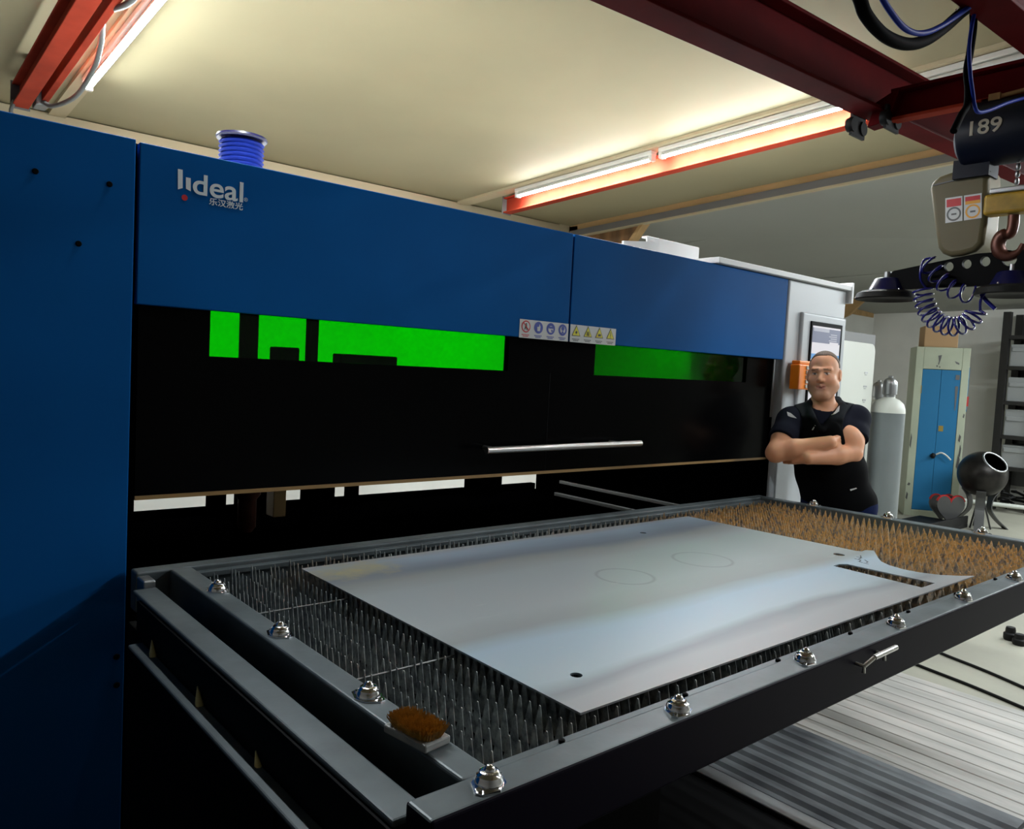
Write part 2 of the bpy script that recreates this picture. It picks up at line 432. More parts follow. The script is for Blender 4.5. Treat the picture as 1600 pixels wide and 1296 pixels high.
# battens and trims
def sloped(mb, x0, x1, y0, y1, t0, t1, m=0):
    vs = [(x, y, ceil_z(y) - t) for t in (t1, t0) for y in (y0, y1) for x in (x0, x1)]
    return mb.add(vs, [(0, 2, 3, 1), (4, 5, 7, 6), (0, 1, 5, 4), (2, 6, 7, 3), (0, 4, 6, 2), (1, 3, 7, 5)], m)
struct('trim_1', MB().box(-4, 5.7, 5.96, 6.0, 2.985, 3.10), 'cream_trim', bevel=.004)
struct('trim_2', sloped(MB(), 1.00, 1.10, -4.9, 5.955, 0, .022), 'cream_trim')
struct('trim_3', sloped(MB(), 4.29, 4.41, -4.9, 5.955, 0, .022), 'cream_trim')
struct('trim_4', MB().box(5.60, 5.735, 5.955, 6.0, 2.2, 3.11), 'cream_trim')
struct('trim_5', MB().box(-4, 12.7, 5.985, 6.0, 2.72, 2.86), 'wood')
# timber portal frame with plywood gusset
rb = MB(); sloped(rb, XB, XB + .11, -4.9, 6.0, -.02, .085, 0); sloped(rb, XB - .012, XB, -4.9, 6.0, .055, .115, 1); sloped(rb, XB - .012, XB + .03, -4.9, 6.0, .115, .13, 2)
rb.box(XB, XB + .11, 5.85, 6.0, 0, 3.1, 0)
struct('trim_6', rb, ['wood', 'greyband', 'cream_trim'])
gp = MB().prism([(5.85, 3.02), (4.98, 3.065), (5.85, 2.1)], (XB + .03, 0, 0), (0, 1, 0), (0, 0, 1), (1, 0, 0), .035, 0)
gp.bar((XB + .045, 4.965, 3.06), (XB + .045, 5.85, 2.08), .09, .035, m=1)
struct('trim_7', gp, ['ply', 'wood'])
# the same frame at the far end, its gusset shows over the control cabinet
fpts = [onx(u, v, 11.0) for u, v in ((1310, 436), (1383, 428), (1352, 468), (1327, 492), (1310, 500))]
fp = MB().prism([(p.y, p.z) for p in fpts], (11.0, 0, 0), (0, 1, 0), (0, 0, 1), (1, 0, 0), .05, 0)
struct('trim_8', fp, ['wood'])
rib = MB()
for x in (6.75, 9.3):
    rib.add([(x + a, y, fz(x, y) - .03 * (6 - y) * (x - 5.8) / 6.95 - t) for t in (.03, -.01) for y in (-4.9, 5.9) for a in (0, .09)],
            [(0, 2, 3, 1), (4, 5, 7, 6), (0, 1, 5, 4), (2, 6, 7, 3), (0, 4, 6, 2), (1, 3, 7, 5)])
struct('trim_9', rib, 'ceil_far')

# floor coverings
def ribbed(x0, x1, y0, y1, pitch, zt, depth, seam):
    mb = MB(); prof = [(x0, 0), (x0, zt)]; x = x0
    while x < x1 - pitch:
        prof += [(x + pitch * .12, zt), (x + pitch * .5 - seam, zt), (x + pitch * .5, zt - depth), (x + pitch * .5 + seam, zt)] if seam < pitch * .2 else \
                [(x + pitch * .1, zt), (x + pitch * .32, zt - depth), (x + pitch * .62, zt - depth), (x + pitch * .85, zt)]
        x += pitch
    prof += [(x1, zt), (x1, 0)]
    return mb.prism(prof, (0, y0, 0), (1, 0, 0), (0, 0, 1), (0, 1, 0), y1 - y0)
t = ribbed(3.34, 4.50, -1.6, 4.6, .095, .014, .005, .006).build('ribbed_floor_sheet', 'deck')
tag(t, 'pale ribbed sheet laid on the concrete floor right of the cutting table', 'floor sheet')
t = ribbed(2.69, 3.335, .86, 2.25, .082, .024, .012, .03).build('ribbed_rubber_mat', 'mat_dark')
tag(t, 'dark ribbed rubber mat on the floor in front of the cutting table', 'floor mat')
t = MB().box(2.60, 2.68, .7, 2.3, 0, .03).build('mat_edge_strip', 'zinc', bevel=.006)
tag(t, 'narrow light metal edging strip along the dark ribbed mat', 'edging')
t = MB().box(-1.9, 2.59, -3.2, 4.3, 0, .012).build('floor_shade_sheet', 'black')  # black sheet put down for the shade here, also cuts floor bounce
tag(t, 'added flat black sheet standing in for shade on the floor under the cutting table', 'floor mat')
for a, b, lab in (((1435, 1040), (1600, 1107), 'black cable across the floor nearest the ribbed sheet'), ((1475, 1023), (1600, 1075), 'black cable across the bare concrete, second from the ribbed sheet')):
    p, q = onz(*a, .008), onz(*b, .008); d_ = (q - p)
    pts = smooth_pts([p - d_ * 1.2, p - d_ * .4 + Vector((.02, 0, 0)), p, p + d_ * .5 + Vector((.012, 0, 0)), q, q + d_ * .5 + Vector((-.03, 0, 0)), q + d_ * 1.1], 6)
    tag(MB().path(pts, .009, 8).build('floor_cable', 'rubber', smooth=60), lab, 'cable')
c0 = onz(1592, 1008, 0)
for i, (dx, dy, h, lab) in enumerate(((0, 0, .07, 'dark round rubber foot standing alone on the concrete floor, nearer one'), (.06, .07, .085, 'dark round rubber foot on the concrete, farther one'))):
    e = MB().lathe([(.035, 0), (.04, .012), (.04, h * .5), (.03, h * .6), (.03, h * .8), (.026, h), (0, h)], (c0.x + dx, c0.y + dy, 0), seg=20).build('rubber_foot_stand', 'rubber', smooth=40)
    tag(e, lab, 'rubber stop')

# ================================================================== LAMPS
def tube_light(x, y0, y1, lit, label, off=.022, along='y', p=None, q=None):
    r = empty('tube_light', (x, (y0 + y1) / 2, ceil_z((y0 + y1) / 2) - off) if along == 'y' else p, label, 'ceiling light', 'tube lights on the ceiling battens' if along == 'y' else None)
    if along == 'y': a, b = Vector((x, y0, ceil_z(y0) - off)), Vector((x, y1, ceil_z(y1) - off))
    else: a, b = Vector(p), Vector(q)
    d_ = (b - a).normalized()
    MB().bar(a - Vector((0, 0, .018)), b - Vector((0, 0, .018)), .06, .03).build('housing', 'housing', r, bevel=.004)
    tb_ = MB().path([a + d_ * .03 - Vector((0, 0, .052)), b - d_ * .03 - Vector((0, 0, .052))], .019, 16).build('tube', ['tube' if lit else 'tube_off', 'housing'], r, smooth=50)
    for p in tb_.data.polygons: p.material_index = 1 if p.normal.z > -.5 or len(p.vertices) > 4 else 0      # LED tubes shine downward, their backs are metal
    ec = MB()
    for k, e in ((a, 1), (b, -1)): ec.bar(k - Vector((0, 0, .046)), k + d_ * (.03 * e) - Vector((0, 0, .046)), .045, .055)
    ec.build_each('end_cap', 'housing', r)
    return r
XL, XR = 1.05, 4.35
tube_light(XL, 3.62, 5.10, 1, 'lit tube light above the blue pillar panel, at the left')
tube_light(XL, 2.08, 3.56, 1, 'lit tube light next in line toward the viewer on the left batten')
tube_light(XR, 3.70, 5.18, 1, 'lit tube light along the right red rail, the one nearest the wall')
tube_light(XR, 2.16, 3.64, 1, 'lit tube light along the right red rail, ending at the dark red girder')
tube_light(XR, .55, 2.03, 0, 'unlit tube light beyond the girder, above the hoist')
tube_light(XR, -.99, .49, 1, 'added unseen tube light on the right batten beside the viewer, past the unlit one')  # unseen lamp added to brighten the man and the table's right side
tube_light(XR, -2.6, -1.12, 1, 'added unseen tube light on the right batten behind the viewer')  # extra lamp behind the camera, added for overall light
pa, pb = at(1440, 289, 7.4), at(1600, 362, 8.3)
dd_ = (pb - pa).normalized()
farl = tube_light(0, 0, 0, 1, 'lit tube light in the far grey bay, behind the hoist', along='x', p=pa, q=pa + dd_ * 3.0)
for k in range(3):
    p = pa + dd_ * (.25 + 1.2 * k)
    MB().path([p, (p.x, p.y, fz(p.x, p.y) + .02)], .006, 6).build('hanger', 'housing', farl)
tube_light(0, 0, 0, 1, 'added unseen tube light in the far bay nearest the timber frame', along='x', p=(7.2, -1.2, 2.98), q=(7.2, 1.7, 2.98))  # out of view, added to light man and cabinet from the right
tube_light(0, 0, 0, 1, 'added unseen tube light in the far bay nearest the far wall', along='x', p=(11.4, -.6, 2.86), q=(11.4, 2.3, 2.86))  # out of view, added to brighten the far wall
tube_light(0, 0, 0, 1, 'added unseen tube light in the middle of the far bay', along='x', p=(9.6, -.8, 2.90), q=(9.6, 1.6, 2.90))  # another unseen lamp added to lift the far bay

# ================================================================== CRANE
RB = .165                                   # bottom of the runways below the ceiling
def ibeam(mb, p, q, wd, ht, tf=.012, tw=.01, m=0, up=(0, 0, 1)):
    """p, q on the bottom centre line"""
    p, q = Vector(p), Vector(q); a = (q - p).normalized(); sd = a.cross(Vector(up)).normalized(); u = sd.cross(a)
    L = (q - p).length; c = (p + q) / 2
    mb.obox(c + u * tf / 2, a, sd, u, L, wd, tf, m); mb.obox(c + u * (ht - tf / 2), a, sd, u, L, wd, tf, m)
    mb.obox(c + u * ht / 2, a, sd, u, L, tw, ht - 2 * tf, m)
    return mb
def runway(x, y0, y1, label):
    r = empty('crane_runway', (x, y1, ceil_z(y1) - RB), label, 'crane rail')
    ibeam(MB(), (x, y0, ceil_z(y0) - RB), (x, y1, ceil_z(y1) - RB), .085, .135).build('rail_beam', 'red', r, bevel=.003)
    h = MB()
    for k in range(5):
        y = y1 - .4 - k * 1.6; h.box(x - .03, x + .03, y - .03, y + .03, ceil_z(y) - .035, ceil_z(y) + .01)
    h.build_each('hanger_plate', 'greyband', r)
    MB().box(x - .05, x + .05, y1, y1 + .012, ceil_z(y1) - RB - .01, ceil_z(y1) - .02).build('end_stop', 'greyband', r, bevel=.002)
    return r
rl = runway(.775, -4.5, 5.45, 'left red crane rail under the cream ceiling, above the pillar panel')
b = MB(); b.bar((.875, -4.5, ceil_z(-4.5) - .10), (.875, 5.4, ceil_z(5.4) - .10), .035, .09); b.build('conductor_rail', 'red', rl, bevel=.003)
b = MB(); b.box(.83, .895, 5.3, 5.42, ceil_z(5.3) - .17, ceil_z(5.3) - .06); b.path(smooth_pts([(.74, 5.40, 2.99), (.73, 5.46, 2.93), (.77, 5.46, 2.90)], 4), .012, 6)
b.build('cable_clamp', 'cable_grey', rl, bevel=.004)
rr_ = runway(4.47, -4.5, 5.45, 'right red crane rail running beside the lit tube lights')
# grey power cable hanging from the left rail
pc = smooth_pts([(.865, 5.30, ceil_z(5.3) - .15), (.90, 5.2, ceil_z(5.2) - .19), (.955, 4.9, ceil_z(4.9) - .20), (.955, 4.5, ceil_z(4.5) - .17), (.93, 4.25, ceil_z(4.25) - .13), (.89, 4.0, ceil_z(4.0) - .10), (.90, 3.6, ceil_z(3.6) - .18), (.90, 3.1, ceil_z(3.1) - .16)], 6)
t = MB().path(pc, .013, 8).build('power_cable', 'cable_grey', smooth=60); tag(t, 'grey power cable sagging from the left red crane rail', 'cable')

# double-girder bridge
br = empty('bridge_crane', (3.2, 1.3, 2.6), 'dark red double girder bridge crane under the ceiling', 'crane bridge')
GT = .040
def gz(x, z0): return z0 + GT * (x - 2.9)
ga, gb = (.70, 1.68, gz(.70, 2.765)), (6.0, 1.68, gz(6.0, 2.765))
ibeam(MB(), ga, gb, .12, .225, .014, .010).build('girder', 'red_dark', br, bevel=.003)
ga2, gb2 = (.70, .955, gz(.70, 2.765)), (6.0, .955, gz(6.0, 2.765))
ibeam(MB(), ga2, gb2, .12, .225, .014, .010).build('girder', 'red_dark', br, bevel=.003)
for x in (.775, 4.47):
    MB().box(x - .055, x + .055, .75, 1.95, gz(x, 2.765) + .225, ceil_z(1.3) - RB + .004).build('end_carriage', 'red_dark', br, bevel=.004)

# ------------------------------------------------------------------ trolley and chain hoist between the girders
XH = 3.42
def YZ(u, v, x=XH): p = onx(u, v, x); return (p.y, p.z)
ho = empty('chain_hoist', (XH, 1.3, 2.55), 'electric chain hoist on its red trolley, dark drum marked 189', 'hoist')
tb = MB(); zt0 = 2.735
tb.box(XH - .03, XH + .03, .80, 1.60, zt0, zt0 + .014, 0)                  # lower flange, its lit look put into a brighter red
tb.box(XH + .01, XH + .025, .80, 1.60, zt0 + .014, zt0 + .12, 1)
tb.box(XH - .03, XH + .03, .80, 1.60, zt0 + .12, zt0 + .134, 1)
tb.prism([(1.60, zt0), (1.69, zt0 - .01), (1.66, zt0 + .09), (1.56, zt0 + .134)], (XH - .035, 0, 0), (0, 1, 0), (0, 0, 1), (1, 0, 0), .07, 1)
tb.build('trolley_frame', ['red', 'red_dark'], ho, bevel=.003)
for y in (1.60, 1.75):
    wb = MB()
    for dx in (-.05, .04):
        wb.lathe([(.012, -.012), (.03, -.012), (.034, 0), (.03, .018), (.012, .018)], (XH + dx, y, 2.745), (0, 1, 0), 20)
    wb.box(XH - .06, XH + .06, y - .006, y + .006, 2.70, 2.80)
    wb.build('trolley_wheel', 'rubber', ho, smooth=40)
# drum
dy, dz = YZ(1508, 216); DR = .125
dc = Vector((XH, dy, dz))
MB().lathe([(.0, 0), (.10, 0), (.118, .006), (DR, .02), (DR, .50), (.11, .52), (0, .52)], dc, (0, -1, 0), 40).build('drum', 'navy', ho, smooth=35)
MB().lathe([(.06, -.012), (.07, -.008), (.07, .004)], dc + Vector((-.02, 0, -.02)), (0, -1, 0), 24).build('drum_cap', 'white', ho, smooth=35)
me = curve2d('numerals', None, .004, '189', .075, .001)
# wrap the numerals round the drum: x -> -y, y -> around
for v_ in me.vertices:
    a = (v_.co.y - .045) / DR + math.pi * 1.0 - .0
    ang = math.pi - (v_.co.y - .03) / DR
    rr = DR + .001 + v_.co.z
    v_.co = Vector((dc.x + math.cos(ang) * rr, dc.y - .045 - v_.co.x * 1.15, dc.z + math.sin(ang) * rr))
link_mesh('numerals', me, 'numeral', ho)
tk = MB(); tk.path(smooth_pts([(XH - .06, dc.y - .12, dc.z + .118), (XH - .05, dc.y - .32, dc.z + .135), (XH - .05, dc.y - .5, dc.z + .15)], 4), .008, 8); tk.box(XH - .075, XH - .045, dc.y - .14, dc.y - .10, dc.z + .105, dc.z + .13)
tk.build('conduit', 'copper', ho, smooth=50)
hb = MB()
for yy in (dc.y - .08, dc.y - .42): hb.box(XH - .03, XH + .04, yy - .02, yy + .02, dc.z + .10, zt0 + .01)
hb.build_each('hanger_bracket', 'black', ho)
# beige motor housing under the drum
poly = [YZ(*p) for p in ((1455, 296), (1457, 286), (1470, 276), (1500, 266), (1535, 262), (1547, 264), (1547, 300), (1543, 350), (1538, 382), (1526, 394), (1505, 400), (1487, 402), (1474, 397), (1467, 388), (1461, 345))]
MB().prism(poly, (XH - .02, 0, 0), (0, 1, 0), (0, 0, 1), (1, 0, 0), .15).build('motor_housing', 'beige', ho, smooth=50, bevel=.02, seg=4)
ln = [YZ(1457, 290, XH - .022), YZ(1548, 268, XH - .022)]
MB().bar((XH - .021, *ln[0]), (XH - .021, *ln[1]), .004, .005).build('housing_seam', 'greyink', ho)
MB().box(XH - .04, XH + .06, poly[5][0] - .01, poly[2][0] - .06, poly[4][1] - .04, dc.z - DR + .03).build('housing_neck', 'navy', ho)
# two warning stickers
def quad_on(x, pts, t=.0015): return [Vector((x, *YZ(*p, x))) for p in pts]
for col, rg, (u0, u1) in (('redink', 'greyink', (1477, 1504)), ('redink', 'orangeink', (1506, 1534))):
    xs = XH - .0225
    def S(fu, fv): return YZ(u0 + (u1 - u0) * fu, (310 - 8 * ((u0 + (u1 - u0) * fu - 1477) / 55)) + 39 * fv, xs)
    mb = MB()
    def q(a, b, c, d, x, m):
        pts = [S(a, c), S(b, c), S(b, d), S(a, d)]
        mb.add([(x, *p) for p in pts], [(0, 1, 2, 3)], m)
    q(0, 1, 0, 1, xs, 0); q(.08, .92, .07, .25, xs - .0006, 1); q(.08, .92, .25, .38, xs - .0006, 2)
    n = 24
    ring = [S(.5 + .42 * math.cos(2 * math.pi * k / n), .68 + .28 * math.sin(2 * math.pi * k / n)) for k in range(n)]
    rin = [S(.5 + .32 * math.cos(2 * math.pi * k / n), .68 + .21 * math.sin(2 * math.pi * k / n)) for k in range(n)]
    mb.add([(xs - .0006, *p) for p in ring + rin], [(k, (k + 1) % n, n + (k + 1) % n, n + k) for k in range(n)], 3)
    q(.35, .65, .65, .72, xs - .0006, 4)
    mb.build('warning_sticker', ['label', 'redink', 'redink' if rg == 'greyink' else 'orangeink', rg, 'greyink'], ho)
# chain, yellow bottom block, hook
cb = MB(); yb, zb = YZ(1586, 316)
for k in range(6): cb.lathe([(.006, -.012), (.009, -.006), (.009, .006), (.006, .012)], (XH, yb, zb + .05 + .028 * k), (0, 0, 1), 8)
cb.build('load_chain', 'zinc', ho, smooth=60)
MB().box(XH - .035, XH + .035, yb - .10, yb + .10, zb - .045, zb + .035).build('hook_block', 'yellow', ho, bevel=.012, seg=3)
MB().box(XH - .037, XH + .037, yb - .08, yb + .08, zb + .035, zb + .055).build('block_plate', 'zinc', ho, bevel=.004)
hy, hz = YZ(1577, 403)
hk = MB()
pts = [(XH, yb, zb - .05), (XH, yb, zb - .09), (XH, yb + .008, zb - .12)]
pts += [(XH, yb + .035, hz + .085), (XH, yb + .046, hz + .055), (XH, yb + .036, hz + .022), (XH, yb + .005, hz + .006), (XH, yb - .028, hz + .018), (XH, yb - .042, hz + .05)]
sp = smooth_pts(pts, 5); n = len(sp)
rad = [.020 if k < n * .3 else .026 - .016 * max(0, (k / n - .6)) / .4 for k in range(n)]
hk.path(sp, rad, 12).build('hook', 'hook', ho, smooth=60)
# ------------------------------------------------------------------ vacuum lifter on the hook
vl = empty('vacuum_lifter', (XH, hy, hz), 'black vacuum lifter beam with blue suction pads hanging from the hook', 'vacuum lifter')
outer = [YZ(*p) for p in ((1391, 436), (1393, 428), (1398, 424), (1450, 413), (1528, 397), (1540, 396), (1600, 391), (1660, 396), (1760, 412), (1760, 430), (1660, 434), (1600, 440), (1540, 447), (1400, 453), (1394, 447))]
def hole(u, v, r):
    return [YZ(u + r * math.cos(a), v + r * math.sin(a)) for a in [2 * math.pi * k / 20 for k in range(20)]]
holes = [hole(1484, 417, 7.5), hole(1512, 413, 7.5), hole(1541, 409, 8), hole(1578, 404, 12.5)]
me = curve2d('beam_plate', [outer] + holes, .022)
me.transform(frame_m((XH, 0, 0), (0, 1, 0), (0, 0, 1), (1, 0, 0)))
bpl = link_mesh('beam_plate', me, 'black', vl)
for (u, v) in ((1385, 458), (1580, 450)):
    py, pz = YZ(u, v)
    sp_ = MB().lathe([(0, .062), (.045, .062), (.052, .058), (.075, .010), (.08, .004), (0, .004)], (XH, py, pz), (0, 0, 1), 32).build('suction_pad', 'bluepad', vl, smooth=40)
    MB().lathe([(0, .006), (.10, .006), (.118, -.004), (.126, -.026), (.12, -.03), (.10, -.018), (0, -.016)], (XH, py, pz), (0, 0, 1), 36).build('rubber_cup', 'rubber', sp_, smooth=40)
    bl = MB()
    for k in range(5):
        a = 2 * math.pi * k / 5 + .4; bl.lathe([(.004, 0), (.004, .009), (0, .010)], (XH + .085 * math.cos(a), py + .085 * math.sin(a), pz + .004), seg=8)
    bl.build_each('pad_bolt', 'chrome', sp_, smooth=40)
    MB().path([(XH, py, pz + .05), (XH, py, pz + .09)], .014, 10).build('pad_stem', 'zinc', vl, smooth=60)
# coiled air hose
cl = [Vector((XH - .045, *YZ(*p))) for p in ((1449, 452), (1450, 466), (1455, 484), (1465, 499), (1480, 509), (1497, 512), (1513, 508), (1526, 498), (1533, 486))]
cl = smooth_pts(cl, 10)
def coil(path, R, turns, r, phase=0):
    out = []; n = len(path); K = turns * 18
    L = [0]
    for a, b in zip(path, path[1:]): L.append(L[-1] + (b - a).length)
    for k in range(K + 1):
        d_ = L[-1] * k / K; i = max(0, min(n - 2, next((j for j in range(n - 1) if L[j + 1] >= d_), n - 2)))
        f_ = (d_ - L[i]) / max(1e-6, L[i + 1] - L[i]); p = path[i].lerp(path[i + 1], f_); tg = (path[i + 1] - path[i]).normalized()
        u = Vector((1, 0, 0)); v = tg.cross(u).normalized(); u = v.cross(tg)
        a = 2 * math.pi * k / 18 + phase
        out.append(p + u * (R * math.cos(a)) + v * (R * math.sin(a)))
    return out
c1 = coil(cl, .036, 13, .0045)
cl2 = smooth_pts([Vector((XH - .045, *YZ(*p))) for p in ((1456, 412), (1465, 424), (1478, 440), (1492, 452), (1510, 460), (1526, 462))], 10)
c2 = coil(cl2, .034, 5, .0045, 1.2)
MB().path(c1, .0048, 7).build('coiled_hose', 'bluecoil', vl, smooth=60)
MB().path(c2, .0048, 7).build('coiled_hose', 'bluecoil', vl, smooth=60)
MB().path(smooth_pts([c1[-1], Vector((XH - .03, *YZ(1537, 470))), Vector((XH - .02, *YZ(1542, 458)))], 6), .0055, 8).build('hose_end', 'bluecoil', vl, smooth=60)
MB().path(smooth_pts([c1[0], Vector((XH - .05, *YZ(1446, 436))), Vector((XH - .045, *YZ(1450, 410))), c2[0]], 6), .0048, 8).build('hose_link', 'bluecoil', vl, smooth=60)
MB().path(smooth_pts([Vector((XH - .02, *YZ(1536, 461))), Vector((XH - .02, *YZ(1545, 472))), Vector((XH - .02, *YZ(1558, 484)))], 6), .008, 8).build('hose_plug', 'bluecoil', vl, smooth=60)

# festoon hoses sagging from the near girder
XF = lambda u, v: ony(u, v, 1.02)
bp_ = smooth_pts([XF(1300, -90), XF(1340, -10), XF(1352, 22), XF(1375, 50), XF(1400, 65), XF(1425, 69), XF(1450, 61), XF(1475, 44), XF(1500, 22), XF(1516, 10)], 6)
t = MB().path(bp_, .017, 10).build('festoon_hose', 'blackhose', smooth=60); tag(t, 'thick black festoon hose sagging between the two girders', 'hose')
bp_ = smooth_pts([XF(1345, -50), XF(1368, 3), XF(1385, 30), XF(1402, 50), XF(1420, 59), XF(1440, 58), XF(1462, 48), XF(1485, 33), XF(1505, 19), XF(1520, 11)], 6)
t = MB().path([p - Vector((.012, .02, -.004)) for p in bp_], .008, 8).build('air_line', 'bluehose', smooth=60); tag(t, 'thin blue air line strapped along the sagging black festoon hose', 'hose')
dp = smooth_pts([XF(1520, 12), XF(1521, 40), XF(1516, 80), XF(1511, 110), XF(1513, 140), XF(1511, 165), XF(1503, 178), XF(1497, 190), XF(1490, 205)], 6)
t = MB().path(dp, [.011] * len(dp), 10).build('drop_hose', 'blackhose', smooth=60); tag(t, 'black hose dropping from the near girder to the hoist drum', 'hose')
dp = smooth_pts([XF(1519, 12), XF(1512, 45), XF(1508, 80), XF(1510, 120), XF(1514, 150), XF(1516, 165), XF(1522, 178), XF(1540, 175), XF(1570, 163), XF(1605, 153)], 6)
t = MB().path([p - Vector((.01, .015, 0)) for p in dp], .006, 8).build('drop_air_line', 'bluehose', smooth=60); tag(t, 'thin blue air line dropping from the near girder past the hoist drum', 'hose')
cm = MB(); a = XF(1512, 16)
cm.path([a + Vector((.03 * math.cos(k), .03 * math.sin(k), .004)) for k in [i * .45 for i in range(15)]], .005, 6)
cm.box(a.x - .03, a.x - .012, a.y - .02, a.y + .02, a.z, a.z + .05)
t = cm.build('hose_clamp', 'chrome', smooth=60); tag(t, 'small metal clamp holding the hoses under the near girder', 'clamp')

# ================================================================== LASER CUTTING MACHINE
YM = 2.37
mc = empty('laser_cutting_machine', (2.3, 3.3, 0), 'large dark blue and black enclosed laser cutting machine filling the left and centre', 'machine')
Y1 = YM + .03; YBK = 4.35; ZT = 2.177
MB().box(-1.6, .611, YM, YM + .05, .02, ZT).build('pillar_panel', 'blue', mc, bevel=.003)
pb = MB(); pb.box(.60, .64, YM + .05, YBK, .02, ZT); pb.build('opening_side', 'dark_inside', mc)
for (x0, x1) in ((.621, 2.309), (2.318, 3.987)):
    MB().box(x0, x1, YM, Y1, 1.726, 2.172).build('header_panel', 'blue', mc, bevel=.003)
MB().box(.615, 3.985, Y1, Y1 + .02, 1.90, 2.165).build('header_backing', 'black', mc)
bo = MB()
for (x, z) in ((.372, 2.042), (.546, 2.042), (.474, 1.872)):
    bo.lathe([(0, -.004), (.006, -.004), (.008, 0), (0, .001)], (x, YM - .001, z), (0, 1, 0), 12)
for (x, z) in ((.598, .722), (.600, .639)): bo.lathe([(0, -.004), (.007, -.004), (.009, 0), (0, .001)], (x - .008, YM - .001, z), (0, 1, 0), 12)
bo.build_each('panel_screw', 'black', mc, smooth=40)
# sliding door with two green panes
YD = YM + .055; DT = .03; dz0, dzw, dzt = 1.172, 1.589, 1.90
wins = [(.846, 2.036), (2.537, 3.725)]
db = MB(); db.box(.642, 3.984, YD, YD + DT, dz0, dzw)
xs = [.642] + [v for w_ in wins for v in w_] + [3.984]
for k in range(0, len(xs), 2): db.box(xs[k], xs[k + 1], YD, YD + DT, dzw, dzt)
dr = db.build('door', 'black_door', mc)
for x0, x1 in wins:
    MB().box(x0, x1, YD + .012, YD + .018, dzw, dzt).build('window_pane', 'green', dr)
MB().box(.642, 3.984, YD - .004, YD + DT + .004, dz0 - .012, dz0).build('door_trim', 'copper', dr)
MB().box(2.268, 2.271, YD - .001, YD + .001, dz0, dzw).build('door_seam', 'black', dr)
hy_ = YM - .03
hp0, hp1 = ony(760, 704, hy_), ony(1001, 693, hy_)
hd = MB().path([hp0, hp1], .0135, 16).build('door_handle', 'steel_brushed', dr, smooth=50)
for f_ in (.06, .87):
    p = hp0.lerp(hp1, f_)
    MB().path([(p.x, hy_, p.z), (p.x, YD, p.z)], .009, 12).build('standoff', 'steel_brushed', hd, smooth=50)
# inside: back wall with a long opening, bed rails, gantry
MB().box(.64, 3.98, YBK, YBK + .05, .02, .742).build('back_panel', 'dark_inside', mc)
MB().box(.60, 4.0, YBK, YBK + .05, 2.02, ZT).build('back_header', 'dark_inside', mc)
MB().box(3.985, 4.0, Y1 + .02, YBK, .02, 1.40).build('opening_side', 'dark_inside', mc)
MB().box(3.985, 4.0, Y1 + .02, YBK, 1.40, ZT).build('opening_side', 'white', mc)
MB().box(.60, 4.0, YM + .05, YBK + .05, ZT - .012, ZT - .002).build('roof_panel', 'white2', mc)
MB().box(.64, 3.98, 2.75, YBK, .02, .70).build('machine_bed', 'dark_inside', mc)
rl_ = MB()
for (a, b) in (((874, 751), (1051, 786)), ((1018, 746), (1140, 766)), ((861, 770), (985, 793))):
    z = .86
    p, q = onz(*a, z), onz(*b, z); xm = (p.x + q.x) / 2
    rl_.box(xm - .012, xm + .012, 2.5, max(p.y, 2.9), z - .02, z)
rl_.build_each('bed_rail', 'zinc', mc, bevel=.002)
g_ = MB()
g_.box(.66, 3.96, 3.28, 3.46, 1.20, 1.42)                          # gantry beam
g_.box(1.425, 1.492, 3.62, 3.70, .7, 2.1)                            # frame post
g_.box(1.40, 1.485, 3.16, 3.28, 1.30, 1.640)                         # cutting head carriage
g_.box(1.70, 2.0, 3.2, 3.28, 1.30, 1.626)
g_.box(1.755, 1.80, 3.62, 3.68, .7, 2.1)
g_.build('gantry', 'dark_inside', mc, bevel=.006)
hb2 = MB(); c_ = ony(386, 800, 3.0)
hb2.lathe([(.02, .0), (.035, .02), (.035, .13), (.05, .15), (.05, .30), (0, .30)], (c_.x, 3.0, c_.z - .08), (0, 0, 1), 20)
hb2.build('cutting_nozzle', 'hook', mc, smooth=40)
c_ = ony(434, 788, 3.3)
MB().box(c_.x - .028, c_.x + .03, 3.28, 3.36, c_.z - .055, c_.z + .12).build('cable_carrier', 'copper', mc, bevel=.003)
rb2 = MB()
for (u0, u1) in ((322, 350), (538, 556), (725, 778)):
    a, b = ony(u0, 792, YBK - .03), ony(u1, 792, YBK - .03); rb2.box(a.x, b.x, YBK - .06, YBK - .02, .7, 1.15)
a, b = ony(366, 792, YBK - .03), ony(428, 792, YBK - .03); rb2.box(a.x, b.x, YBK - .06, YBK - .02, .7, 1.3)
a, b = ony(478, 782, YBK - .03), ony(519, 782, YBK - .03); rb2.box(a.x, b.x, YBK - .06, YBK - .02, .7, 1.3)
rb2.build_each('back_post', 'dark_inside', mc)
# unseen light bars added behind and inside the enclosure to brighten its windows
lb = MB().box(.9, 3.7, YBK + .06, YBK + .12, 1.96, 2.02).build('added_light_bar', 'housing', mc)
MB().box(.92, 3.68, YBK + .12, YBK + .128, 1.965, 2.015).build('added_light_strip', 'added_soft', lb)
il = MB().box(2.7, 3.9, 2.96, 3.02, 2.12, 2.16).build('added_light_bar', 'housing', mc)  # added inside to light the side wall behind the right pane
MB().box(2.72, 3.88, 2.965, 3.015, 2.112, 2.12).build('added_light_strip', 'added_inner', il)
